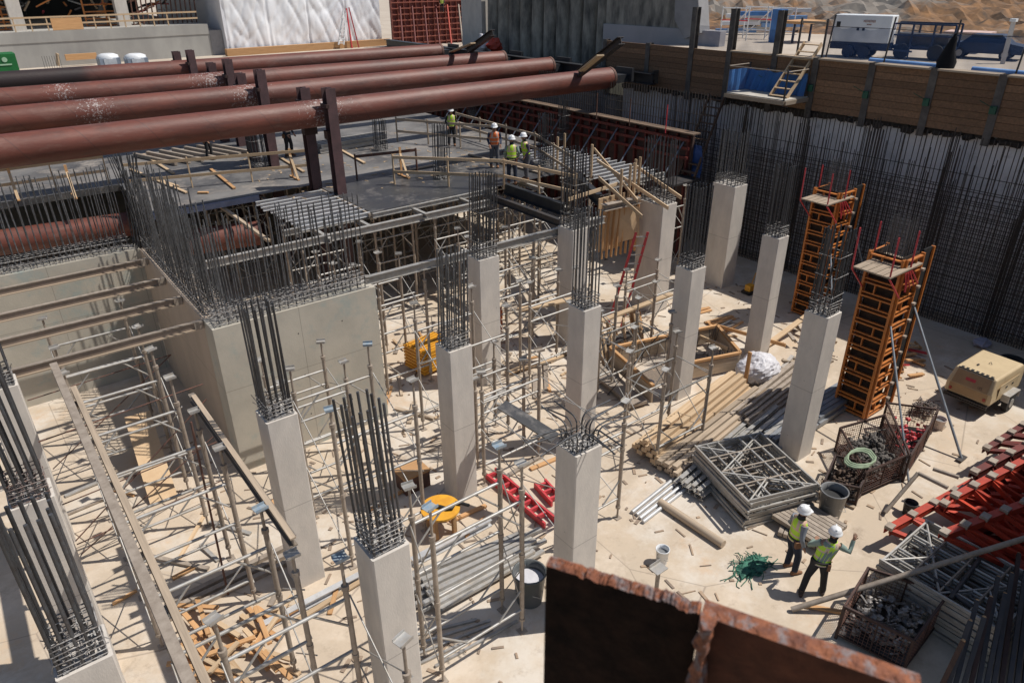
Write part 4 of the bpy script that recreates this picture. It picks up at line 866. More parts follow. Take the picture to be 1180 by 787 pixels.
person(P(908, 656), face(.75, -.66)+.25, 'worker in lime vest and tan boots facing the camera, a phone in his lowered hand', boots=BOOT, trousers=JEANS, shirt=GSHIRT, arms=((( -.28, .0, 1.16), (-.22, .16, .95)), ((.27, -.04, 1.15), (.28, .04, .93))), feet=((-.1, .02), (.16, .05)), lean=(0, .04), hgt=1.7)
person(P(936, 684), face(.83, .55), 'worker in lime vest and black trousers seen from behind with one arm raised', boots=mat('dark_boot', (.05, .035, .03), None, .7), trousers=BLKT, shirt=SSHIRT, arms=((( -.26, .18, 1.2), (-.16, .34, 1.22)), ((.52, .1, 1.3), (.56, .2, 1.55))), feet=((-.25, -.12), (.2, .08)), lean=(.16, .12), hgt=1.66)
person(P(521, 168, DZ), face(-.4, -.9), 'worker in lime vest standing alone on the deck under the nearest pipe', trousers=BLKT, shirt=BLKT, hgt=1.7)
person(P(570, 193, DZ), face(-.5, -.9), 'worker in orange vest standing with grey trousers on the deck', vest=ORV, trousers=GREYT, shirt=NAVY, lean=(0, .1))
person(P(590, 212, DZ), face(.6, .8), 'worker seen from behind with orange panel on his back nearest the guardrail', vest=LIME, trousers=JEANS, shirt=SSHIRT)
person(P(607, 207, DZ), face(-.9, .2), 'worker in yellow vest turned left at the right of the group', vest=LIME, trousers=GREYT, shirt=mat('plum_shirt', (.08, .06, .10), None, .9), lean=(0, .1))
person(P(334, 180, DZ), face(.5, -.9), 'worker in dark clothes half hidden below the nearest pipe', vest=BLKT, trousers=BLKT, shirt=JEANS)
person(P(242, 183, DZ), face(.5, -.7), 'worker in bright green bending below the nearest pipe', vest=mat('green_vest', (.12, .65, .06), None, .7), trousers=BLKT, shirt=BLKT, lean=(0, .25), hgt=1.5)
pp = PY(510, 22, 74); person(V((pp.x, pp.y, 4.25+3.2)), face(-.5, -.8), 'far worker in lime vest up on the red form at the top edge', trousers=BLKT, shirt=BLKT)
# panel on the back of the third
# phone
# ------------------------------------------------------------------ smaller things on the floor
def bucket(label, p, r, h, m, name='bucket', cat='bucket', inner=DARK, handle=True):
    t = thing(name, label, cat, p); obj('shell', G().lathe(p, [(r*.8, 0), (r, h), (r*1.06, h), (r*1.06, h+.02), (r*.96, h+.02), (r*.94, h*.75)], 24, cap=False).tube(p, p+UP*.01, r*.8, 24), m, t)
    obj('contents', G().tube(p+UP*h*.7, p+UP*h*.75, r*.9, 20), inner, t)
    if handle: g = G().path([p+V((-r*1.08, 0, h*.9)), p+V((-r*1.15, 0, h*.6)), p+V((0, -r*1.2, h*.45)), p+V((r*1.15, 0, h*.6)), p+V((r*1.08, 0, h*.9))], .008, 5); obj('handle', g, ALU, t)
    return t
bucket('white plastic bucket standing alone near the rusty plate', P(762, 648), .145, .38, WHITE, inner=GREYP)
bucket('white bucket between the wire baskets and the compressor', P(1080, 493), .17, .3, mat('pinkish_plastic', (.6, .5, .47), None, .5), inner=GREYP)
bucket('small white bucket left of the middle column near the lumber', P(747, 452), .15, .36, WHITE, inner=GREYP)
bucket('black bucket against the red steel stack', P(1046, 592), .15, .33, DARK, inner=BLACK)
bucket('tall grey dustbin right of the frame stack', P(955, 593), .3, .72, GREYP, 'dustbin', 'bin', inner=BLACK)
bucket('tall dark dustbin full of rubbish beside the rusty plate', P(610, 690), .33, .75, BIN, 'dustbin', 'bin', inner=BAG)
# shoring post near bucket
p = P(759, 656, 1.9); p.z = 0; t = thing('shoring_post', 'lone shoring post with silver head next to the white bucket', 'post', p); pt = 1.1
stick('post_tube', p, P(759, 655, 0)*0+V((p.x, p.y, 1.9)), .04, .04, ALUD, t, kind='tube'); obj('head_plate', G().box((p.x, p.y, 1.92), (.28, .2, .02)).box((p.x, p.y+.1, 1.96), (.28, .012, .08)), ALU, t)
# round orange table = cut plywood disc on legs
p = V((6.4, 11.2, 0)); t = thing('round_table', 'round orange topped cable drum table left of the centre column', 'table', p)
obj('table_top', G().tube(p+UP*.62, p+UP*.67, .45, 32), YELLOW, t)
for k in range(4): a_ = .6+k*math.pi/2; stick('leg', p+V((.32*math.cos(a_), .32*math.sin(a_), 0)), p+V((.32*math.cos(a_), .32*math.sin(a_), .62)), .09, .09, WOODO, t)
o = obj('black_strap', G().path([p+V((-.2+.09*k, .1*math.sin(k*1.3)-.04*k, .72)) for k in range(9)], .04, 6), BLACK); tag(o, 'black hose lying across the round orange table', 'hose')
t = thing('steel_box', 'rusty brown steel box with yellow lid behind the round table', 'box', V((6.8, 12.8, 0))); obj('body', G().bb(6.35, 7.05, 12.75, 13.35, 0, .45), RUST, t); obj('lid', G().bb(6.33, 7.07, 12.73, 13.37, .46, .5), WOODO, t)
# red channel frames on the ground
for a, b, lb, wd in (((565, 548), (634, 606), 'long bright red steel ladder frame lying on the floor left of the hooked column', .32), ((622, 560), (642, 582), 'short red steel frame beside the hooked column', .3)):
    t = thing('red_lattice', lb, 'frame', P(*a)); p, q = P(*a)+UP*.1, P(*b)+UP*.1; d = (q-p).normalized(); n_ = V((-d.y, d.x, 0))*wd/2
    for s_ in (-1, 1): stick('side_rail', p+n_*s_, q+n_*s_, .05, .16, PINKRED, t)
    for k in range(max(3, int((q-p).length/.28))): c = p+d*(.1+.28*k); stick('rung', c-n_, c+n_, .06, .1, PINKRED, t)
# silver channels pile bottom middle
pile('silver channel behind the front column', 7, ((462, 672), (500, 712)), ((592, 625), (618, 645)), .12, .1, .07, ALU, 'silver channel pile', 'steel_channel', 'channel', layers=4, jit=.3)
pile('grey bar flat on the floor bottom centre', 5, ((470, 735), (490, 775)), ((560, 712), (575, 728)), .0, .05, .05, ALU, 'grey bars flat on the floor', 'steel_bar', 'bar', layers=1, jit=.3)
pile('long grey channel under the left towers', 3, ((190, 700), (200, 712)), ((345, 625), (352, 640)), .0, .12, .1, ALUD, 'grey channels under the left towers', 'steel_channel', 'channel', layers=1, jit=.3)
bm('bright aluminium beam lying on the floor behind the front column', P(300, 728)+UP*.1, P(415, 668)+UP*.1, .14, .16, ALUB, 'i', 'aluminium_beam')
bm('bright aluminium beam on the floor between the round table and towers', P(475, 652)+UP*.1, P(565, 604)+UP*.1, .16, .18, ALUB, 'i', 'aluminium_beam')
# scrap timber heap at lower left
for k in range(46):
    c = P(U(215, 325), U(705, 785)); a_ = U(-.25, .35)+1.7 if k % 3 else U(0, 3); d = V((math.cos(a_), math.sin(a_), 0))*U(.2, .55)
    o = stick('timber_offcut', c-d+UP*(.05+.06*(k % 4)), c+d+UP*(.08+.06*(k % 4)), .09, .045, random.choice((WOOD, WOODO, WOODO))); tag(o, 'short timber offcut in the scrap heap at the lower left', 'offcut', 'scrap timber heap')
for k, (y, z, dz) in enumerate(((15.2, 3.2, 0), (15.2, 1.6, 0), (15.2, .5, 0), (18.4, 2.6, 0), (15.2, .6, 2.2), (15.2, .2, 1.6), (18.4, .6, 2.0))):
    bm(f'thin rusty bracing rod across the open core, {ORD[k]}', (-.4, y, z), (2.9, y+.3, z+dz), .014, .014, RUST, 'tube', 'bracing_rod', 'rod', 'rusty bracing rods in the core')
# plywood sheet leaning in core
a, b = P(150, 495, .3), P(186, 584, .05)
o = stick('plywood_sheet', V((1.75, 18.7, 1.2)), V((1.55, 16.2, .05)), .62, .03, PLY); tag(o, 'pale plywood sheet lying on the ground in front of the open core', 'plywood sheet')
o = stick('plywood_sheet', P(578, 466, 2.6), P(640, 505, 2.2), .38, .03, PLYB); tag(o, 'black plywood strip propped up left of the hooked bars', 'plywood sheet')
for k, (a, b, w_, h_, m_, lb) in enumerate((((655, 400, .15), (737, 466, .15), .55, .1, ALUD, 'grey aluminium walkway plank lying towards the small white bucket'), ((690, 398, .6), (745, 378, .6), .4, .05, PLYB, 'black board propped among the timbers left of the footing'), ((598, 357, 2.2), (663, 344, 2.2), .25, .05, WOOD, 'pale plank spanning the low towers right of the tall column'),
    ((692, 370, 1.5), (773, 339, 1.5), .2, .06, WOOD, 'pale plank spanning towards the foot of the broad column'), ((583, 430, .1), (640, 412, .1), .2, .05, WOOD, 'plank on the floor behind the bent bar column'), ((455, 470, .05), (500, 482, .05), .12, .05, WOODG, 'grey timber left of the centre column foot'), ((170, 640, .05), (240, 655, .05), .1, .05, ALUD, 'grey bar on the floor under the left towers'), ((520, 600, .05), (560, 582, .05), .1, .05, WOODO, 'orange timber behind the silver channels'), ((535, 618, .05), (560, 596, .05), .1, .05, WOODO, 'second orange timber behind the silver channels'))):
    bm(lb, P(*a), P(*b), w_, h_, m_, 'box', 'timber_plank' if m_ not in (ALUD,) else 'aluminium_plank', 'plank')
for k in range(16):
    x = 14.6+U(0, 2.2); y = 14.3+U(-.3, .5); bm(f'upright stud in the timber bundle behind the footing, {ORD[k]}', (x, y, 0), (x+U(-.1, .1), y+U(.1, .5), U(.9, 1.5)), .09, .045, random.choice((WOOD, WOODO)), 'box', 'timber_stud', 'stud', 'upright studs behind the footing')
for k in range(60):
    u_, v_ = random.choice(((U(600, 760), U(370, 450)), (U(440, 530), U(380, 480)), (U(540, 640), U(420, 560)), (U(790, 850), U(350, 400)), (U(80, 330), U(560, 700)), (U(380, 480), U(560, 760))))
    c = P(u_, v_); a_ = random.choice((U(0, 3.1), .1, .9)); d_ = V((math.cos(a_), math.sin(a_), 0))*U(.2, .9)
    o = stick('loose_board', c-d_+UP*.03, c+d_+UP*U(.03, .08), U(.06, .14), .04, random.choice((WOOD, WOODG, WOODO, ALUD, ALU))); tag(o, 'loose board or bar dropped on the beige floor among the towers', 'board', 'loose boards on the pit floor')
# yellow and orange crates beyond
def slatbox(label, p, d, m, name='crate', n=7, rz=0):
    t = thing(name, label, 'crate', (0, 0, 0)); g = G()
    x, y, z = d
    obj('body', G().bb(-x/2+.03, x/2-.03, -y/2+.03, y/2-.03, 0, z-.02), m, t)
    for k in range(n): zz = z*k/n+.02; obj('rib', G().bb(-x/2, x/2, -y/2-.0, -y/2+.029, zz, zz+z/n*.6).bb(-x/2, -x/2+.029, -y/2+.03, y/2, zz, zz+z/n*.6), m, t)
    for k in range(n): yy = -y/2+.03+(y-.06)*k/n; obj('rib', G().bb(-x/2+.03, x/2, yy, yy+y/n*.55, z-.019, z+.03), m, t)
    t.location = p; t.rotation_euler = (0, 0, rz); return t
slatbox('yellow ribbed crate in shade left of the tall pale column', V((10.25, 18.0, .1)), (1.25, 1.0, .8), YELLOW, rz=.15)
slatbox('small orange ribbed form panel crate behind the tall pale column', V((12.9, 18.2, .35)), (.4, .8, 1.0), mat('deep_orange', (.45, .1, .03), None, .6), n=5)
# excavated footing with timber edge forms
ft = thing('footing_form', 'timber edged footing form with short bars between the middle columns', 'footing form', (16.5, 12.9, 0))
for a, b in (((14.2, 11.9), (14.9, 14.4)), ((14.9, 14.4), (18.9, 13.3)), ((18.9, 13.3), (17.9, 11.6)), ((15.7, 12.3), (17.9, 11.6))):
    stick('form_board', (*a, .35), (*b, .35), .05, .5, WOODG, ft); stick('top_rail', (*a, .68), (*b, .68), .1, .08, WOODO, ft)
for k in range(46):
    f = U(0, 1); a = V((15.0, 14.2, 0)).lerp(V((18.7, 13.1, 0)), f) if k % 2 else V((15.8, 12.5, 0)).lerp(V((17.8, 11.8, 0)), f); g = None
    stick('short_bar', a, a+V((U(-.1, .1), U(-.1, .1), .8)), .01, .01, REBAR, ft, kind='rebar')
obj('gravel_bed', G().bb(15.1, 17.8, 12.5, 13.4, 0, .02), mat('gravel', (.25, .2, .15), (.15, .12, .1), .95, scale=20), ft)
for u, v, z in ((858, 445, 1.2), (862, 402, 1.0)):
    p = P(u, v); stick('stake', p, p+UP*z, .05, .12, WOODO, ft)
stick('brace', P(815, 372), P(905, 398, .5), .05, .12, WOODO, ft); stick('brace', P(800, 385, .4), P(840, 402, .4), .05, .12, WOOD, ft)
bm('long plank leaning on the pile right of the slim column', P(883, 398, .1), P(932, 362, .6), .2, .05, WOOD, 'box', 'timber_plank', 'plank')
for k in range(30):
    c = P(U(905, 950), U(385, 440)); d = V((U(-.4, .4), U(-.4, .4), 0)); o = stick('rubble_piece', c-d+UP*U(.05, .4), c+d+UP*U(.05, .4), .12, .07, random.choice((WOODG, CONC, ALUD))); tag(o, 'broken piece in the rubble pile between the two right columns', 'rubble', 'rubble pile pieces')
# plastic wrapped sack
c = P(872, 436); o = obj('plastic_sack', G().blob(c+UP*.36, (.66, .55, .44), 5, 44, 26, 0), BAG)
for v_ in o.data.vertices:
    q_ = v_.co*2.2; f_ = 1+.16*noise.noise(q_)+.10*(1-2*abs(noise.noise(q_*2.3)))+.05*(1-2*abs(noise.noise(q_*5))); d_ = v_.co-V((c.x, c.y, .36)); v_.co = V((c.x, c.y, .36))+d_*f_; v_.co.z = max(.01, v_.co.z)
tag(o, 'crumpled white plastic covered sack beside the lumber pile', 'sack')
for i, (u, v, lb) in enumerate(((805, 362, 'small stack of boards on the floor left of the slim column'), (832, 372, 'second small stack of boards near the slim column'))):
    t = thing('board_stack', lb, 'board stack', P(u, v))
    for k in range(3): p = P(u, v)+V((U(-.05, .05), .12*k, .04+.045*(k % 2))); stick('board', p-V((.6, -.1, 0)), p+V((.6, -.1, 0)), .12, .04, WOODO, t)
# yellow hand tool machine
p = P(863, 338); t = thing('plate_compactor', 'small yellow and black plate machine on the floor beyond the slim column', 'machine', p); obj('base_plate', G().box(p+UP*.08, (.5, .4, .1)), BLACK, t); obj('engine', G().box(p+UP*.25, (.3, .25, .24)), YELLOW, t); obj('handle', G().path([p+V((.2, .1, .2)), p+V((.5, .15, .7)), p+V((.5, -.15, .7)), p+V((.2, -.1, .2))], .02, 5), YELLOW, t)
# ------------------------------------------------------------------ compressor
cc = V((22.0, 6.35, 0)); t = thing('air_compressor', 'cream towable air compressor parked below the rebar curtain', 'compressor', (0, 0, 0))
W_, L_ = 1.7, 2.5
prof = [(-L_/2, .55), (-L_/2, .95), (-L_/2+.25, 1.45), (L_/2-.12, 1.45), (L_/2, 1.3), (L_/2, .55)]
g = G(); n = len(prof); vs = []
for s_, ins in ((-1, 0), (1, 0)):
    for x, z in prof: vs.append((x, s_*(W_/2-(.1 if z > 1.3 else 0)), z))
g.add(vs, [tuple(range(n))[::-1], tuple(range(n, 2*n))]+[((i+1) % n, i, n+i, n+(i+1) % n)[::-1] for i in range(n)])
bo = obj('canopy', g, CREAM, t); bv = bo.modifiers.new('bev', 'BEVEL'); bv.width = .06; bv.segments = 3
obj('end_panel', G().add([(-L_/2-.012, -.7, .62), (-L_/2-.012, .7, .62), (-L_/2-.012, .7, .93), (-L_/2-.012, -.7, .93)], [(0, 3, 2, 1)]), TANP, t)
vp = [(-L_/2-.008, s_*.66, .965) for s_ in (-1, 1)]+[(-L_/2+.215, s_*.62, 1.40) for s_ in (1, -1)]
obj('end_hatch', G().add([V(p)+V((-.012, 0, .006)) for p in vp], [(0, 3, 2, 1)]), TANP, t)
g = G()
for k in range(7): g.box((-L_/2+.36, -.54+k*.18, 1.456), (.1, .1, .02))
obj('louvre', g, BLACK, t); obj('louvre', G().box((-L_/2+.27, 0, 1.452), (.04, 1.3, .02)), BLACK, t)
obj('nameplate', G().box((-L_/2+.09, .05, 1.2), (.02, .36, .1), Matrix.Rotation(.46, 3, 'Y')), PINKRED, t)
fc = bpy.data.curves.new('txt', 'FONT'); fc.body = '185'; fc.size = .13; fo = bpy.data.objects.new('txt', fc); me = bpy.data.meshes.new_from_object(fo); bpy.data.objects.remove(fo)
mo = bpy.data.objects.new('number', me); link(mo); me.materials.append(mat('dark_brown', (.08, .04, .03), None, .6)); mo.parent = t
mo.matrix_local = Matrix.Translation(V((-L_/2+.005, -.25, 1.02))) @ (Matrix.Rotation(-math.pi/2, 4, 'Z') @ Matrix.Rotation(math.pi/2-.46, 4, 'X'))
for s_ in (-1, 1): obj('tail_lamp', G().tube((-L_/2-.03, s_*.62, .72), (-L_/2, s_*.62, .72), .06, 14), mat('lamp_red', (.35, .03, .02), None, .3), t)
obj('bumper', G().box((-L_/2-.04, 0, .5), (.08, 1.6, .05)).box((-L_/2-.03, 0, .42), (.06, 1.6, .04)), DARK, t)
for s_ in (-1, 1):
    wobj = obj('wheel', G().tube((.15, s_*(W_/2+.02), .33), (.15, s_*(W_/2+.24), .33), .33, 24), TYRE, t); obj('rim', G().tube((.15, s_*(W_/2+.24), .33), (.15, s_*(W_/2+.26), .33), .17, 16), ALU, wobj)
    obj('mudguard', G().box((.15, s_*(W_/2+.13), .72), (.9, .28, .03)).box((.58, s_*(W_/2+.13), .6), (.03, .28, .26)).box((-.28, s_*(W_/2+.13), .6), (.03, .28, .26)), ALU, t)
obj('chassis', G().bb(-L_/2+.1, L_/2-.1, -W_/2+.1, W_/2-.1, .4, .54), DARK, t); obj('drawbar', G().beam((L_/2-.1, 0, .45), (L_/2+1.2, 0, .4), .1, .1), DARK, t)
obj('side_door', G().box((0, -W_/2-.006, .95), (1.5, .012, .5)), CREAM, t); obj('door_handle', G().box((-.2, -W_/2-.02, 1.0), (.12, .02, .05)).box((.3, -W_/2-.02, 1.0), (.12, .02, .05)), BLACK, t)
obj('lifting_eye', G().path([(.1, -.06, 1.45), (.1, 0, 1.53), (.1, .06, 1.45)], .012, 5).box((-.35, .25, 1.47), (.12, .06, .04)), DARK, t)
t.location = V((22.05, 6.1, 0)); t.rotation_euler = (0, 0, -.03); t.scale = (.78, .74, .84)
fl = thing('tyre', 'black tyre lying in shade behind the compressor', 'tyre', P(1165, 420)); p = P(1165, 420); obj('tread', G().lathe(p, [(.2, 0), (.36, 0), (.38, .1), (.36, .2), (.2, .2), (.2, 0)], 24, cap=False), TYRE, fl)
o = obj('white_rag', G().blob(P(1130, 398)+UP*.1, (.35, .25, .12), 3, 10, 6, .3), mat('lilac_cloth', (.4, .38, .45), None, .9)); tag(o, 'pale rag lying in the shade behind the compressor', 'rag')
for k in range(14):
    c = P(U(1030, 1068), U(400, 448)); d = V((U(-.4, .4), U(-.3, .3), 0)); o = stick('timber_offcut', c-d+UP*.06, c+d+UP*U(.06, .3), .12, .05, random.choice((WOODO, WOOD, PINKRED))); tag(o, 'offcut in the small timber heap behind the nearer orange form', 'offcut', 'timber heap behind the orange form')
g = G(); c = P(1063, 478)
for k in range(40): a_ = U(0, 6.28); g.path([c+V((U(-.3, .3), U(-.3, .3), U(0, .4))) for q in range(4)], .012, 4)
o = obj('wire_tangle', g, TIER); tag(o, 'tangle of rusty wire on the floor left of the compressor', 'wire')
# ------------------------------------------------------------------ wire baskets
def basket(label, corners, z1, m=WIREM, rub=RUBBLE, fill=.5, rz=0):
    cs_ = [V((c.x, c.y, 0)) for c in corners]; c0 = sum(cs_, V((0, 0, 0)))/4; t = thing('wire_basket', label, 'basket', c0, 'steel wire baskets')
    g = G()
    for i in range(4):
        a, b = cs_[i], cs_[(i+1) % 4]
        g.beam(a+UP*.12, b+UP*.12, .04, .04); g.beam(a+UP*z1, b+UP*z1, .045, .045); g.beam(a+UP*.0, a+UP*(z1+.02), .05, .05); md_ = a.lerp(b, .5); g.beam(md_+UP*.1, md_+UP*z1, .025, .025)
    obj('steel_frame', g, DARKRUST, t)
    for i in range(4):
        a, b = cs_[i], cs_[(i+1) % 4]; L = (b-a).length; g = G(); n = int(L/.075)
        for k in range(1, n): p = a.lerp(b, k/n); g.beam(p+UP*.14, p+UP*z1, .007, .007)
        for k in range(1, int(z1/.075)): g.beam(a+UP*(.12+k*.075), b+UP*(.12+k*.075), .007, .007)
        obj('mesh_panel', g, m if m not in (WIREM, WIREG) else RUST, t)
    obj('floor_plate', G().add([c+UP*.14 for c in cs_], [(0, 1, 2, 3)]), DARK, t)
    return t, cs_, c0
def fillb(label, c0, cs_, n, z, m, name='scrap_heap', wood=0):
    g = G()
    for k in range(n):
        f, h = U(.1, .9), U(.1, .9); p = cs_[0].lerp(cs_[1], f).lerp(cs_[3].lerp(cs_[2], f), h)+UP*(.16+U(0, z)); s_ = U(.03, .08)
        if k % 3: g.blob(p, (s_, s_, s_*.8), k, 5, 4, .4)
        else: g.box(p, (U(.05, .3), .03, .03), Matrix.Rotation(U(0, 3), 3, 'Z') @ Matrix.Rotation(U(-.8, .8), 3, 'X'))
    o = obj(name, g, m); tag(o, label, 'scrap'); o['kind'] = 'stuff'; return o
t, q, c0 = basket('wire basket full of grey rubble in front of the orange form', [P(990, 573), P(1035, 553), P(1012, 505), P(962, 520)][0:4], .75); fillb('grey rubble filling the wire basket in front of the orange form', c0, q, 260, .4, RUBBLE)
t, q, c0 = basket('wire basket with red steel parts beside the white bucket', [P(1040, 555), P(1062, 520), P(1078, 478)*0+P(1072, 500), P(1015, 492)], .8, RUST); fillb('red clamps and jacks inside the right wire basket', c0, q, 60, .4, PINKRED)
t, q, c0 = basket('dark wire basket with wood scraps left of the rubble basket', [P(945, 575), P(975, 590)*0+P(985, 583), P(1000, 555), P(958, 545)], .55, DARK); fillb('dark wood scraps inside the left wire basket', c0, q, 90, .3, mat('dark_scrap', (.07, .05, .04), (.15, .1, .07), .9, scale=6))
t, q, c0 = basket('near wire basket holding couplers beside the lower right poles', [P(963, 735), P(1035, 787)*0+P(1040, 775), P(1080, 720), P(990, 690)], .85); fillb('grey couplers and clamps piled inside the near wire basket', c0, q, 200, .4, mat('coupler_grey', (.35, .33, .31), (.12, .1, .09), .5, metal=.4, scale=9))
g = G(); c = P(990, 530, .85)
for k in range(3): g.path([c+V((.42*math.cos(a_*.5)+.05*k, .28*math.sin(a_*.5), .02*math.sin(a_)+.02*k)) for a_ in range(12)], .03, 6, True)
o = obj('green_hose', g, mat('pale_green', (.30, .38, .25), None, .7)); tag(o, 'pale green coiled sling draped over the rubble basket', 'sling')
g = G(); c = P(865, 655)
for k in range(60):
    a_ = U(0, 6.28); p_ = c+V((U(-.45, .5), U(-.2, .22), .02)); pl_ = [p_]
    for q_ in range(4): a_ += U(-.8, .8); p_ = p_+V((math.cos(a_)*.11, math.sin(a_)*.07, 0)); pl_.append(V((p_.x, p_.y, max(.015, .11-.18*abs(p_.x-c.x))*U(.3, 1))))
    g.path(pl_, .011, 4)
g.blob(c+UP*.02, (.42, .24, .05), 4, 18, 6, .35)
o = obj('green_net_heap', g, GREENN); tag(o, 'green net heaped on the floor left of the two workers', 'net')
# long steel tube lying across
bm('long steel tube spanning from the floor by the workers to the right edge', P(912, 702, .06), P(1188, 618, 1.9), .055, .055, ALUD, 'tube', 'steel_tube', 'tube')
bm('short orange timber on the floor under the long steel tube', P(925, 697, .04), P(975, 706, .04), .09, .05, WOODO, 'box', 'timber_board', 'board')
bm('small timber under the grey dustbin', P(940, 565, .04), P(985, 585, .04), .09, .05, WOODG, 'box', 'timber_board', 'board')
# ------------------------------------------------------------------ red steel frames at the right
def rtruss(label, a, b, off, n=6, m=STEELRED, hh=.18):
    """two channel chords from a to b, the second offset by 'off', with zigzag webs"""
    t = thing('red_truss', label, 'steel frame', V(a), 'red steel frames stacked at the right edge'); a, b, off = V(a), V(b), V(off)
    for o_ in (V((0, 0, 0)), off):
        for s_ in (-.06, .06): stick('chord', a+o_+V((0, s_, 0)), b+o_+V((0, s_, 0)), .02, hh, m, t)
        stick('chord_flange', a+o_+UP*hh*.5, b+o_+UP*hh*.5, .16, .015, m, t)
    for k in range(n):
        p = a.lerp(b, (k+.1)/n); q = a.lerp(b, (k+.6)/n)+off; r_ = a.lerp(b, (k+1.05)/n)
        stick('web', p, q, .12, .09, m, t); stick('web', q, r_, .12, .09, m, t); obj('clamp', G().box(p+UP*(hh*.55), (.2, .16, .08)), ALUD, t)
    return t
rtruss('long red steel frame at the top front of the right hand stack', P(1022, 612, .5), P(1188, 520, 1.0), V((.5, -2.0, -.3)), 7)
rtruss('red steel frame behind the front one near the compressor', P(1085, 585, .8), P(1188, 510, 1.25), V((1.0, -1.6, .1)), 5)
rtruss('red steel frame reaching up to the right picture edge', P(1135, 520, .7), P(1190, 485, 1.0), V((.8, -1.5, .2)), 4, DARKRED)
rtruss('tall red steel frame standing on the pile at the right edge', P(1098, 575, 1.5), P(1200, 522, 1.9), V((.7, -1.1, -.9)), 5)
rtruss('red steel frame on top of the right hand pile above the long tube', P(1085, 618, 1.3), P(1200, 575, 1.7), V((.8, -1.2, -.7)), 5)
rtruss('dull red steel frame tucked behind the tall one at the right edge', P(1120, 548, 1.4), P(1200, 505, 1.7), V((.3, -.6, -1.0)), 4, DARKRED)
rtruss('lowest red steel frame lying under the others', P(1040, 650, .25), P(1190, 590, .3), V((.9, -1.3, 0)), 6, DARKRED)
for k, (a, b, m_, lb) in enumerate((((1018, 655, .1), (1052, 612, .9), DARK, 'first dark leaning jack below the red frames'), ((1035, 660, .1), (1075, 614, .9), DARK, 'second dark leaning jack below the red frames'), ((1020, 590, .1), (1058, 545, .9), ALUD, 'leaning grey frame leg beside the black bucket'), ((1058, 545, .9), (1092, 562, .9), ALUD, 'grey top bar of the leaning frame beside the black bucket'), ((1075, 540, .9), (1105, 550, .9), ALUD, 'second grey bar leaning on the red frame'))):
    bm(lb, P(*a), P(*b), .05, .05, m_, 'tube', 'steel_prop', 'prop')
# dark stacked form panels in shade, bottom right
t0 = V((12.0, 2.9, 0))
for k in range(11): copy_tree(fr, loc=(13.35+U(-.03, .03), 3.0+U(-.03, .03), .06+.085*k), rz=math.pi/2, label=ORD[k]+' frame from the ground in the shaded stack at the lower right')
bm('blue grey lattice strut in the shaded corner', P(1060, 655, .9), P(1120, 700, .9), .05, .05, DARK, 'tube', 'steel_prop', 'prop')
bm('blue grey lattice strut crossing towards the steel uprights', P(1095, 690, .9), P(1128, 645, .9), .05, .05, DARK, 'tube', 'steel_prop', 'prop')
for k in range(13):
    a = P(1080+k*9, 800, .6); top = P(1110+k*8, 738-k*9-14*(k % 3), 1.6)
    t = thing('steel_upright', f'dark leaning steel section, {ORD[k]} from the left at the lower right corner', 'steel section', V((a.x, a.y, 0)), 'leaning steel sections at the corner')
    stick('section', a, top, .07, .08, DARK if k % 4 else DARKRUST, t, kind='i'); obj('sun_spot', G().tube(top, top+UP*.02, .03, 10), WOODO, t)  # orange discs paint small sun spots onto the shaded sections
# ------------------------------------------------------------------ street level (behind the lagging)
def fencepost(label, y, h=1.55, z=8.5, lean=.1):
    t = bm(label, (26.75, y, z), (26.75+lean, y-.05, z+h), .03, .03, DARK, 'tube', 'fence_post', 'post', 'fence posts above the lagging')
fy = [15.75, 13.45, 11.25, 9.1, 7]
for k, y in enumerate(fy): fencepost(['fence post left of the white generator', 'fence post in front of the generator end', 'fence post carrying the black bag', 'fence post at the right picture edge', 'fence post beyond the right picture edge'][k], y)
nf = thing('netting_fence', 'blue plastic netting strung along the top of the timber lagging', 'fence', (26.8, 12, 8.5))
g = G(); vs = []
for k in range(60): y = 5+k*.185; vs += [(26.82+.04*math.sin(k*.9), y, 8.46), (26.84+.06*math.sin(k*.5), y, 9.62+.05*math.sin(k*1.1))]
g.add(vs, [(2*k, 2*k+2, 2*k+3, 2*k+1) for k in range(59)]); obj('netting', g, NET, nf); obj('top_cable', G().path([(26.84, 5+k*1.1, 9.64+.02*math.sin(k)) for k in range(11)], .012, 5), DARK, nf)
nf2 = thing('netting_fence', 'blue plastic netting between the tall soldier piles', 'fence', (26.8, 20, 8.5))
g = G(); vs = []
for k in range(40): y = 17.9+k*.11; vs += [(26.82+.04*math.sin(k*.9), y, 8.46), (26.84+.06*math.sin(k*.5), y, 9.4)]
g.add(vs, [(2*k, 2*k+2, 2*k+3, 2*k+1) for k in range(39)]); obj('netting', g, NET, nf2)
# black bag on the post
t = thing('black_bag', 'black sheet bag draped over a fence post above the lagging', 'bag', (26.8, 11.25, 8.5)); c = V((26.75, 11.3, 8.5))
obj('sheet', G().loft([(c, V((.3, .1, 0)), V((0, .3, 0))), (c+UP*.25, V((.22, 0, 0)), V((0, .33, 0))), (c+UP*.6, V((.17, .05, 0)), V((0, .2, 0))), (c+UP*.95+V((.05, -.05, 0)), V((.09, 0, 0)), V((0, .11, 0))), (c+UP*1.12+V((.06, -.06, 0)), V((.03, 0, 0)), V((0, .04, 0)))], 9), mat('black_sheet', (.006, .006, .008), None, 1), t)
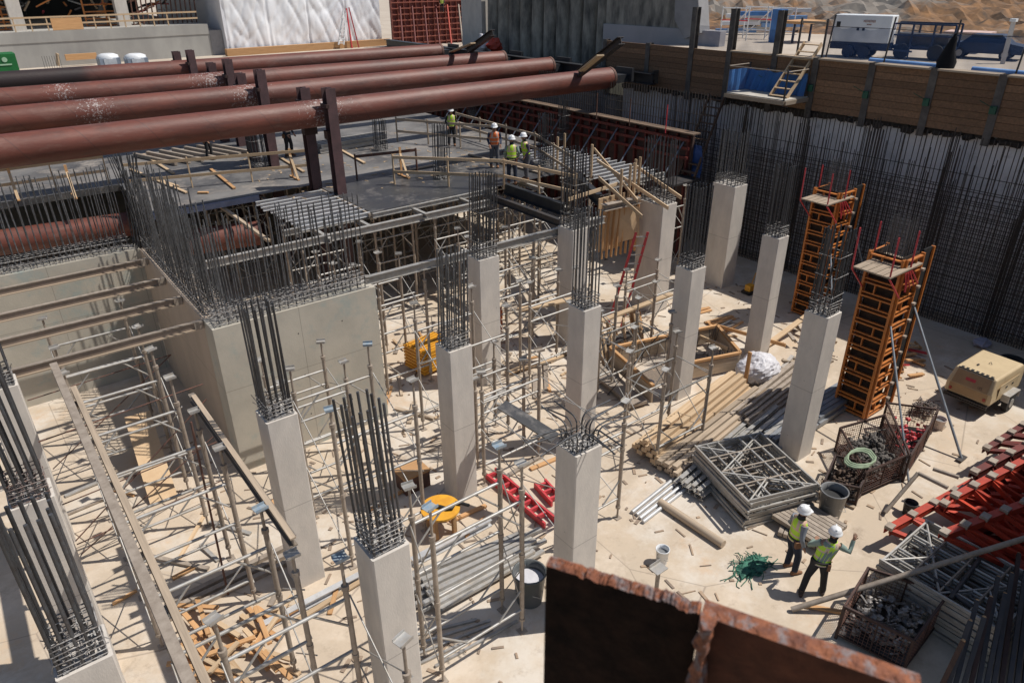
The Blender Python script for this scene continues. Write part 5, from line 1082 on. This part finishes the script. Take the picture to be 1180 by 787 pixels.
# generator trailer
gp = P(985, 58, 8.35); t = thing('generator_trailer', 'white and navy towable generator parked behind the netting', 'generator', (0, 0, 0))
gl, gw = 3.6, 1.35
obj('cabinet', G().bb(-gl/2, gl/2, -gw/2, gw/2, .95, 2.6), WHITE, t).modifiers.new('b', 'BEVEL').width = .03
obj('skirt', G().bb(-gl/2-.02, gl/2+.02, -gw/2-.02, gw/2+.02, .5, .94), NAVY, t)
for x in (-.55, .45):
    for s_ in (-1, 1): wo = obj('wheel', G().tube((x, s_*(gw/2-.05), .38), (x, s_*(gw/2+.17), .38), .38, 20), NAVY, t)
obj('vent', G().box((-gl/2+.3, -gw/2-.01, 2.0), (.25, .02, .35)), BLACK, t)
for x in (.1, .45): obj('latch', G().box((x-.3, -gw/2-.01, 1.75), (.16, .02, .16)), BLACK, t)
obj('end_decal', G().box((gl/2+.012, .1, 1.95), (.02, .7, .4)), mat('purple_navy', (.05, .03, .12), None, .5), t)
def text(parent, s, size, mtx, m):
    fc = bpy.data.curves.new('lettering', 'FONT'); fc.body = s; fc.size = size; fo = bpy.data.objects.new('lettering', fc); me = bpy.data.meshes.new_from_object(fo); bpy.data.objects.remove(fo); me.materials.append(m); mo = bpy.data.objects.new('lettering', me); link(mo); mo.parent = parent; mo.matrix_local = mtx; return mo
g = G()
for k in range(9): g.box((.1+k*.085, -gw/2-.012, 2.25), (.045, .012, .15 if k % 3 else .12)); 
for k in range(3): g.box((.35+k*.1, -gw/2-.012, 2.05), (.07, .012, .07))
obj('worn_lettering', g, mat('rust_letter', (.35, .17, .12), None, .6), t)
g = G()
for k, hh in enumerate((.2, .24, .18)): g.box((gl/2+.03, -.05+k*.15, 1.95), (.012, .06, hh))
obj('decal_letters', g, WHITE, t)
obj('drawbar', G().beam((gl/2, 0, .55), (gl/2+1.4, 0, .5), .12, .1).tube((gl/2+1.2, 0, 0), (gl/2+1.2, 0, .9), .05, 8), NAVY, t)
ga, gb = P(966, 66, 8.35), P(1030, 70, 8.35); d = (gb-ga); t.location = V(((ga+gb)/2).to_tuple())+V((.4, .5, 0)); t.rotation_euler = (0, 0, math.atan2(d.y, d.x)); k_ = d.length/gl*1.02; t.scale = (k_, k_, k_)
# cage trailer, tent, car, post, crane bits
c = P(1060, 68, 8.35); t = thing('cage_trailer', 'navy mesh sided trailer right of the generator', 'trailer', c); g = G(); d = (gb-ga).normalized(); n_ = V((-d.y, d.x, 0))
for a_ in (-1.1, -.35, .4, 1.1):
    for b_ in (-.5, .5): g.beam(c+d*a_+n_*b_+UP*.4, c+d*a_+n_*b_+UP*1.25, .06, .06)
for z in (.45, .85, 1.25):
    for b_ in (-.5, .5): g.beam(c-d*1.1+n_*b_+UP*z, c+d*1.1+n_*b_+UP*z, .06, .06)
obj('cage', g, NAVY, t); obj('bed', G().box(c+UP*.4, (2.2, 1.0, .1), frame(d)), NAVY, t); obj('cargo', G().box(c+UP*.7, (1.8, .7, .4), frame(d)), DARK, t)
for a_ in (-.6, .6): obj('wheel', G().tube(c+d*a_-n_*.6+UP*.28, c+d*a_-n_*.45+UP*.28, .28, 16), TYRE, t)
def car(label, c, d, m, L=4.3, W=1.75):
    t = thing('parked_car', label, 'car', (0, 0, 0)); g = G()
    g.add([(x, s_*y, z) for s_ in (-1, 1) for x, z, y in ((-L/2, .35, .85), (-L/2, .85, .85), (-L*.3, .95, .85), (-L*.18, 1.4, .68), (L*.2, 1.42, .68), (L*.33, .95, .83), (L/2, .82, .83), (L/2, .35, .83))], [tuple(range(8)), tuple(range(8, 16))[::-1]]+[(i, 8+i, 8+(i+1) % 8, (i+1) % 8) for i in range(8)])
    obj('body', g, m, t); g = G()
    for s_ in (-1, 1): g.add([(-L*.26, s_*.82, .98), (L*.28, s_*.81, .98), (L*.18, s_*.71, 1.36), (-L*.16, s_*.71, 1.36)], [(0, 1, 2, 3)])
    obj('window', g, GLASS, t)
    for x in (-L*.3, L*.3):
        for s_ in (-1, 1): w_ = obj('wheel', G().tube((x, s_*.75, .33), (x, s_*.93, .33), .33, 18), TYRE, t); obj('rim', G().tube((x, s_*.93, .33), (x, s_*.94, .33), .2, 12), ALU, w_)
    t.location = c; t.rotation_euler = (0, 0, math.atan2(d.y, d.x)); t.scale = (.6, .6, .62); return t
car('dark blue car parked behind the netting at the right', P(1142, 70, 8.35)+V((.5, .5, 0)), d, NAVY)
c = P(1112, 60, 8.35); t = thing('site_shelter', 'small shelter with a pale pink roof between the black bag and the dark car', 'shelter', c)
obj('cabin', G().box(c+UP*.35, (1.1, .8, .7), frame(d)), mat('cabin_grey', (.35, .35, .35), None, .8), t); obj('roof', G().box(c+UP*.75, (1.7, 1.2, .08), frame(d)), mat('pink_roof', (.6, .42, .36), None, .8), t)
c = P(1155, 74, 8.35); t = thing('concrete_post', 'leaning pale grey post standing before the dark car', 'post', c); stick('shaft', c, c+V((.2, .1, 1.4)), .14, .14, CONC, t); obj('cap', G().box(c+V((.2, .1, 1.45)), (.2, .2, .1)), WHITE, t)
for k in range(12):
    c = P(808+6.2*k, 46-(k % 3)*3, 8.35)+V((3, 1.5, 0)); o = stick('steel_bundle', c+UP*(.2+.28*(k % 4)), c+V((1.6, -1.4, .2+.28*(k % 4))), .35, .2, random.choice((BLUE, mat('light_blue', (.2, .35, .6), None, .6), WHITE, ALU))); tag(o, 'stacked blue and silver bundle behind the tall soldier piles', 'bundle', 'stacked bundles at street level')
for k, (u, v) in enumerate(((818, 50), (846, 48), (872, 50))):
    c = P(u, v, 8.35)+V((2, 1, 0)); t = thing('rack_frame', f'white tubular rack, {ORD[k]} from the left behind the soldier piles', 'rack', c, 'tubular racks at street level')
    for a_ in (0, 1.4): stick('upright', c+d*a_, c+d*a_+UP*1.5, .03, .03, WHITE, t, kind='tube')
    for z in (.4, 1.45): stick('bar', c+UP*z, c+d*1.4+UP*z, .03, .03, WHITE, t, kind='tube')
    stick('bar', c+UP*.1, c+d*1.4+UP*1.4, .025, .025, WHITE, t, kind='tube'); stick('red_bar', c+UP*.9, c+d*1.4+UP*.9, .03, .03, PINKRED, t, kind='tube')
c = P(912, 52, 8.35); t = thing('work_bench', 'orange plywood work bench behind the ladder stair top', 'bench', c); obj('bench_top', G().box(c+V((1.5, .5, .9)), (1.8, 1.2, .12)), WOODO, t)
for a_ in (-.7, .7): stick('leg', c+V((1.5+a_, .5, 0)), c+V((1.5+a_, .5, .85)), .08, .08, NAVY, t)
o = obj('blue_portable_panel', G().box(P(893, 50, 8.35)+V((.5, .3, .7)), (.5, .5, 1.5)), BLUE); tag(o, 'bright blue panel box beside the rightmost tall soldier pile', 'box')
# culvert on the hill
c = P(875, 15, 9.5); o = None
t = thing('culvert_pipe', 'black drain pipe lying across the grey dirt at the top', 'pipe', V((50, 38, 11))); a, b = PX(845, 3, 52), PX(935, 1, 52); obj('pipe_wall', G().tube(a, b, .45, 16), BLACK, t)
# lime vest person at top right far
# ------------------------------------------------------------------ far background, left
YB = 79
def yb(u, v, Y=YB): return PY(u, v, Y)
bw = thing('concrete_building', 'unfinished concrete level with timber guardrails behind the rear left wall', 'building', (10, YB, 4.25))
zt = yb(60, 36).z; zb = 4.25
obj('retaining_wall', G().bb(-30, 22.8, YB, YB+1, zb, zt-.9).bb(-30, 22.8, YB-.05, YB+30, zt-.9, zt), joint_mat('far_wall', mat('far_wall_c', (.40, .39, .36), (.32, .31, .29), .9, scale=.5, stretch=(1, 1, .4)), ()), bw)
for (u0, u1) in ((14, 30), (138, 152), (-40, -25)):
    a, b = yb(u0, 30, YB+2), yb(u1, 30, YB+2); obj('column', G().bb(a.x, b.x, YB+2, YB+3, zt, zt+9), CONC, bw)
obj('slab_above', G().bb(-30, 22, YB+1, YB+30, zt+9, zt+10), CONC, bw)
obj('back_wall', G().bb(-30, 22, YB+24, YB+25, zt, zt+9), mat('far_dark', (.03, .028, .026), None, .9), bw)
g = G()
for k in range(26): x = -12+k*1.25; g.beam((x, YB+.2, zt), (x, YB+.2, zt+1.1), .1, .1)
for z in (.55, 1.1): g.beam((-20, YB+.15, zt+z), (22, YB+.15, zt+z), .06, .14)
obj('guardrail', g, WOOD, bw)
obj('timber_board', G().bb(yb(60, 30).x, yb(96, 30).x, YB+.1, YB+.14, zt+.02, zt+1.0), WOODO, bw)
for k in range(60):
    x = U(1.5, 21); y = YB+U(3, 14); m_ = random.choice((ALU, ALUD, PINKRED, WOOD, DARK, DARK, ORANGE)); p = V((x, y, zt+U(.1, 2.2)))
    o = stick('stored_bar', p, p+V((U(-2, 2), U(-1, 1), U(-.3, .8))), .15, .12, m_); tag(o, 'bar among the cluttered building materials on the far upper level', 'material', 'clutter on the far upper level')
for k, (u, w_) in enumerate(((2, 1.2), (122, 1.8))):
    a = yb(u, 18, YB+4); t = thing('form_panel', ['orange form frame at the far left top edge', 'orange form frame on the far level right of the clutter'][k], 'form panel', V((a.x, YB+4, zt))); g = G()
    for z in range(7): g.bb(a.x-w_, a.x+w_, YB+4, YB+4.1, zt+z*.6, zt+z*.6+.12)
    for q_ in (-1, 0, 1): g.bb(a.x+q_*w_-.07, a.x+q_*w_+.07, YB+3.9, YB+3.99, zt, zt+4)
    obj('steel_ribs', g, ORANGE, t)
obj('side_wall', G().bb(22.81, 24.0, YB-.02, YB+28, zb, zt-.6), SHOT, bw)
g = G()
for k in range(14): x = yb(160, 20).x+k*.45; g.tube((x, YB+3, zt-1), (x+.6, YB+3, zt+8), .07, 5)
for k in range(9): g.tube((yb(160, 20).x, YB+3.1, zt+k), (yb(190, 20).x, YB+3.1, zt+k+.6), .06, 5)
o = obj('scaffold', g, RUST); tag(o, 'dark lattice scaffold beside the white wrapped building', 'scaffold')
# portable toilets
for k, (u, lb) in enumerate(((123, 'left grey portable toilet with a white domed roof'), (155, 'right grey portable toilet with a white domed roof'))):
    p = CAM+ray(u, 62)*(44/F); t = thing('portable_toilet', lb, 'toilet', V((p.x, p.y, 4.25)), 'portable toilets'); b = V((p.x, p.y, 4.25)); hz = p.z-4.25
    obj('cabin', G().box(b+UP*(hz-.2)/2, (1.15, 1.15, hz-.25)), mat('toilet_grey', (.3, .34, .4), None, .5), t); obj('door', G().box(b+V((0, -.585, hz/2)), (.7, .03, hz-.5)), mat('toilet_white', (.6, .62, .64), None, .5), t)
    obj('roof', G().loft([(b+UP*(hz-.3), V((.62, 0, 0)), V((0, .62, 0))), (b+UP*(hz-.1), V((.6, 0, 0)), V((0, .6, 0))), (b+UP*hz, V((.35, 0, 0)), V((0, .35, 0)))], 14), WHITE, t)
# green dumpster
p = CAM+ray(8, 75)*(43/F); b = V((p.x-1.2, p.y, 4.25)); t = thing('green_container', 'green container at the left picture edge behind the farthest pipe', 'container', b)
obj('shell', G().bb(b.x-2, b.x+1.7, b.y-.8, b.y+.8, 4.3, p.z+.65), DGREEN, t); obj('emblem', G().tube((b.x+1.1, b.y-.83, p.z+.35), (b.x+1.1, b.y-.81, p.z+.35), .14, 14).box((b.x+1.1, b.y-.82, p.z+.08), (.6, .02, .08)), mat('pale_green_mark', (.4, .6, .4), None, .6), t)
p = P(62, 80, 6.2); bm('pale plank standing against the far left wall', yb(67, 76, 60), yb(66, 62, 60), .9, .1, WOOD, 'box', 'timber_plank', 'plank')
bm('low brown timber curb along the far left wall', (yb(76, 76).x, YB-1, 5.0), (yb(112, 76).x, YB-1, 5.0), .3, .5, WOODO, 'box', 'timber_curb', 'timber')
t = thing('rebar_cage', 'black rebar bundle beside the plank at the far left', 'rebar cage', yb(62, 78, 58)); c = yb(62, 78, 58)
for k in range(8): stick('rebar', c+V((k*.14-.5, 0, -.3)), c+V((k*.14-.5, .1, .7)), .02, .02, DARK, t)
# white wrapped building
wl = P(262, 63, 4.3); wr = P(452, 53, 4.3); X0, X1, YW = wl.x, wr.x, 78.0
t = thing('wrapped_building', 'tall building wrapped in creased white plastic sheet at the top left', 'building', ((X0+X1)/2, YW, 4.25))
g = G(); NXX, NZ = 170, 60; vs = []
for i in range(NXX+1):
    x = X0+(X1-X0)*i/NXX
    for j in range(NZ+1):
        z = 4.5+14*j/NZ; s_ = .25*noise.noise(V((x*.35, z*.1, 1)))+.13*(1-2*abs(noise.noise(V((x*.7+z*.3, z*.18, 5)))))**3+.12*(1-2*abs(noise.noise(V((x*.9-z*.55, z*.25, 9)))))**3+.04*noise.noise(V((x*3, z*1.5, 2)))+(.09 if abs((x-X0) % 4.3) < .25 else 0)
        vs.append((x, YW+s_*.9, z))
g.add(vs, [(i*(NZ+1)+j, (i+1)*(NZ+1)+j, (i+1)*(NZ+1)+j+1, i*(NZ+1)+j+1) for i in range(NXX) for j in range(NZ)], True); obj('plastic_wrap', g, WHITEW, t)
obj('side_wrap', G().bb(X0-.02, X0+.3, YW+.2, YW+25, 4.5, 18.5), mat('grey_wrap', (.78, .79, .82), (.72, .73, .77), .5), t); obj('kicker_board', G().bb(X0-.5, X1+.5, YW-1.0, YW-.4, 4.25, 4.9), WOODO, t)
obj('inner_core', G().bb(X0+.4, X1-.4, YW+.8, YW+24.8, 4.3, 18.2), DARK, t)
t = thing('ladder', 'red and white ladder frame leaning on the white plastic wrap', 'ladder', yb(400, 55, 76.5))
for (u0, v0, u1, v1, m_) in ((406, 58, 399, 10, PINKRED), (414, 57, 402, 9, PINKRED), (390, 52, 396, 11, WHITE), (396, 52, 399, 12, WHITE)): stick('rail', yb(u0, v0, 76.6), yb(u1, v1, 76.9), .12, .12, m_, t)
for k in range(8): f = k/8; stick('rung', yb(390+6*f, 50-38*f, 76.6), yb(397+2*f, 50-38*f, 76.6), .08, .08, WHITE, t)
# red gang form wall at back
YR = 74.5; xa, xb = PY(453, 30, 74.5).x, 52.5
t = thing('wall_form', 'far red steel grid wall form with raking braces right of the white wrap', 'wall form', (xa, YR, 4.25))
obj('form_face', G().bb(xa, xb+3, YR+.3, YR+.5, 4.25, 9.4), DARKRED, t); g = G()
for k in range(16): g.bb(xa+k*.75, xa+k*.75+.1, YR+.12, YR+.29, 4.25, 9.4)
for k in range(9): g.bb(xa, xb+3, YR, YR+.11, 4.5+k*.58, 4.6+k*.58)
obj('form_rib', g, mat('pale_red', (.30, .09, .06), None, .6), t)
for k in range(7): stick('raking_prop', (xa+1+k*1.5, YR, 8.2), (xa-.6+k*1.5, YR-3.0, 4.4), .09, .09, random.choice((ALUD, DARKRED, STEELRED)), t, kind='tube')
obj('upper_scaffold', (lambda g: [g.tube((xa+U(4, 11), YR+.8, 9.4), (xa+U(4, 11), YR+.9, 14), .06, 5) for k in range(26)] and g)(G()), DARK, t)
t = thing('white_column', 'smooth pale wall pier left of the dark concrete piles at the top', 'pier', (29.6, 42.5, 4.3)); a = PX(533, 50, 29.2); b = PX(556, 50, 29.2); obj('shaft', G().bb(29.2, 30.0, b.y+.02, a.y, 4.26, 12.2), CONC, t)
# debris beams near the ledge
for a, b, m_, lb in (((667, 85, 7.4), (716, 47, 9.0), DARK, 'dark steel beam tilted up on the ledge behind the pipe ends'), ((538, 60, 7.4), (568, 38, 8.6), DARK, 'short dark beam tilted on the ledge near the white pier'), ((520, 60, 7.6), (545, 50, 8.2), WOOD, 'pale plank tilted on the ledge behind the farthest pipe'), ((670, 82, 7.8), (692, 64, 8.6), WOOD, 'pale plank lying along the tilted dark beam')):
    bm(lb, P(*a), P(*b), .3, .3 if m_ is DARK else .06, m_, 'i' if m_ is DARK else 'box', 'steel_beam' if m_ is DARK else 'timber_plank', 'beam' if m_ is DARK else 'plank')
t = thing('red_cone', 'red sack and white bag on the ledge before the dark piles', 'sack', PX(570, 50, 28)); c = PX(570, 52, 28); obj('red_bag', G().blob(c, (.5, .5, .4), 1, 9, 6, .2), STEELRED, t); obj('pale_bag', G().blob(c+V((-.3, .8, .1)), (.35, .35, .5), 2, 9, 6, .2), BAG, t)
# ------------------------------------------------------------------ foreground rusty plates
FZ = 10.35
a, b, c, e = P(629, 650, FZ), P(806, 706, FZ), P(824, 722, FZ-.02), P(1062, 797, FZ-.02)
dd = (V((b.x, b.y, 0))-V((a.x, a.y, 0))).normalized(); nn = V((-dd.y, dd.x, 0))
if nn.dot(V((1, .3, 0))) < 0: nn = -nn
fg = thing('rusty_steel_pile', 'torch cut rusty steel pile head close to the camera at the bottom', 'steel pile', V((a.x, a.y, 8.5)))
def ragged(p, q, th, z0, amp, n, m, name, face_m):
    L = (q-p).length; rr = random.Random(3); tops = []; vs = []
    for i in range(n+1):
        f = i/n; base = p.lerp(q, f); j = amp*(1.5*noise.noise(V((f*7, 0, 1)))+1.1*noise.noise(V((f*22, 0, 4)))+.7*noise.noise(V((f*60, 0, 7)))+rr.uniform(-.2, .2))*(1 if f > .2 else .25)
        for k, (o_, zz) in enumerate(((0, base.z+j*.6-.004), (th*.3, base.z+j), (th*.7, base.z+j+rr.uniform(-amp, amp)*.5), (th, base.z+j*.5-.004))): vs.append((base.x+nn.x*o_, base.y+nn.y*o_, zz))
    g = G(); g.add(vs, [(i*4+k, i*4+k+1, (i+1)*4+k+1, (i+1)*4+k) for i in range(n) for k in range(3)]); obj(name, g, m, fg)
    g = G(); fs = []; ws = []
    for i in range(n+1):
        t0_ = V(vs[i*4]); t1_ = V(vs[i*4+3]); ws += [t0_, V((t0_.x, t0_.y, z0)), t1_, V((t1_.x, t1_.y, z0))]
    for i in range(n): fs += [(i*4, (i+1)*4, (i+1)*4+1, i*4+1), (i*4+2, i*4+3, (i+1)*4+3, (i+1)*4+2)]
    fs += [(0, 1, 3, 2), (n*4, n*4+2, n*4+3, n*4+1)]; g.add(ws, fs); obj('steel_plate', g, face_m, fg)
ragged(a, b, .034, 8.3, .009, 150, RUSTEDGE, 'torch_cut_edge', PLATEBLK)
ragged(b+dd*.004, e, .045, 8.3, .0007, 40, RUSTEDGE, 'torch_cut_edge', mat('brown_steel', (.13, .045, .024), (.05, .02, .012), .85, scale=9, detail=8, bump=.4, spec=.2))
g = G(); rr = random.Random(5); n = 40; vs = []
for i in range(n+1):
    z = FZ+.004-i*.02; w_ = .014+rr.uniform(-.004, .005)
    m0 = V(((b.x+c.x)/2, (b.y+c.y)/2, z))-nn*.012+dd*rr.uniform(-.003, .003)
    for k in range(7): t_ = 2*math.pi*k/7; q_ = m0+dd*math.cos(t_)*w_*(1+rr.uniform(-.25, .25))+nn*math.sin(t_)*.03; vs.append(q_)
g.add(vs, [(i*7+k, i*7+(k+1) % 7, (i+1)*7+(k+1) % 7, (i+1)*7+k) for i in range(n) for k in range(7)]); g.add(vs[:7], [tuple(range(7))]); obj('weld_seam', g, RUSTEDGE, fg)
# the east wall group stands just outside the curtain of bars
for o in list(bpy.data.objects):
    if o.parent is None and o.name.split('.')[0] in ('lagging_wall', 'lined_wall', 'access_platform', 'netting_fence', 'fence_post', 'black_bag'): o.location += V((.9, .48, -.1))
    if o.parent is None and o.name.startswith('rebar_curtain'): o.location += V((.6, .25, 0))
for k, (y0, y1) in enumerate(((7.5, 11.0), (11.9, 14.6))):
    o = stick('blue_hose', (27.85, y0, 8.45), (27.9, y1, 8.45), .09, .09, mat('sky_blue', (.22, .42, .78), (.3, .5, .8), .5), kind='tube'); tag(o, ('right' if k == 0 else 'left')+' length of pale blue rolled netting lying on the wall top', 'rolled netting')
# names: unique labels check
seen = {}
for o in bpy.data.objects:
    if o.parent is None and 'label' in o: seen.setdefault(o['label'], []).append(o)
for k, v in seen.items():
    if len(v) > 1 and any('group' not in o for o in v): print('DUPLABEL', k)
print('objects', len(bpy.data.objects), 'top', sum(1 for o in bpy.data.objects if o.parent is None))
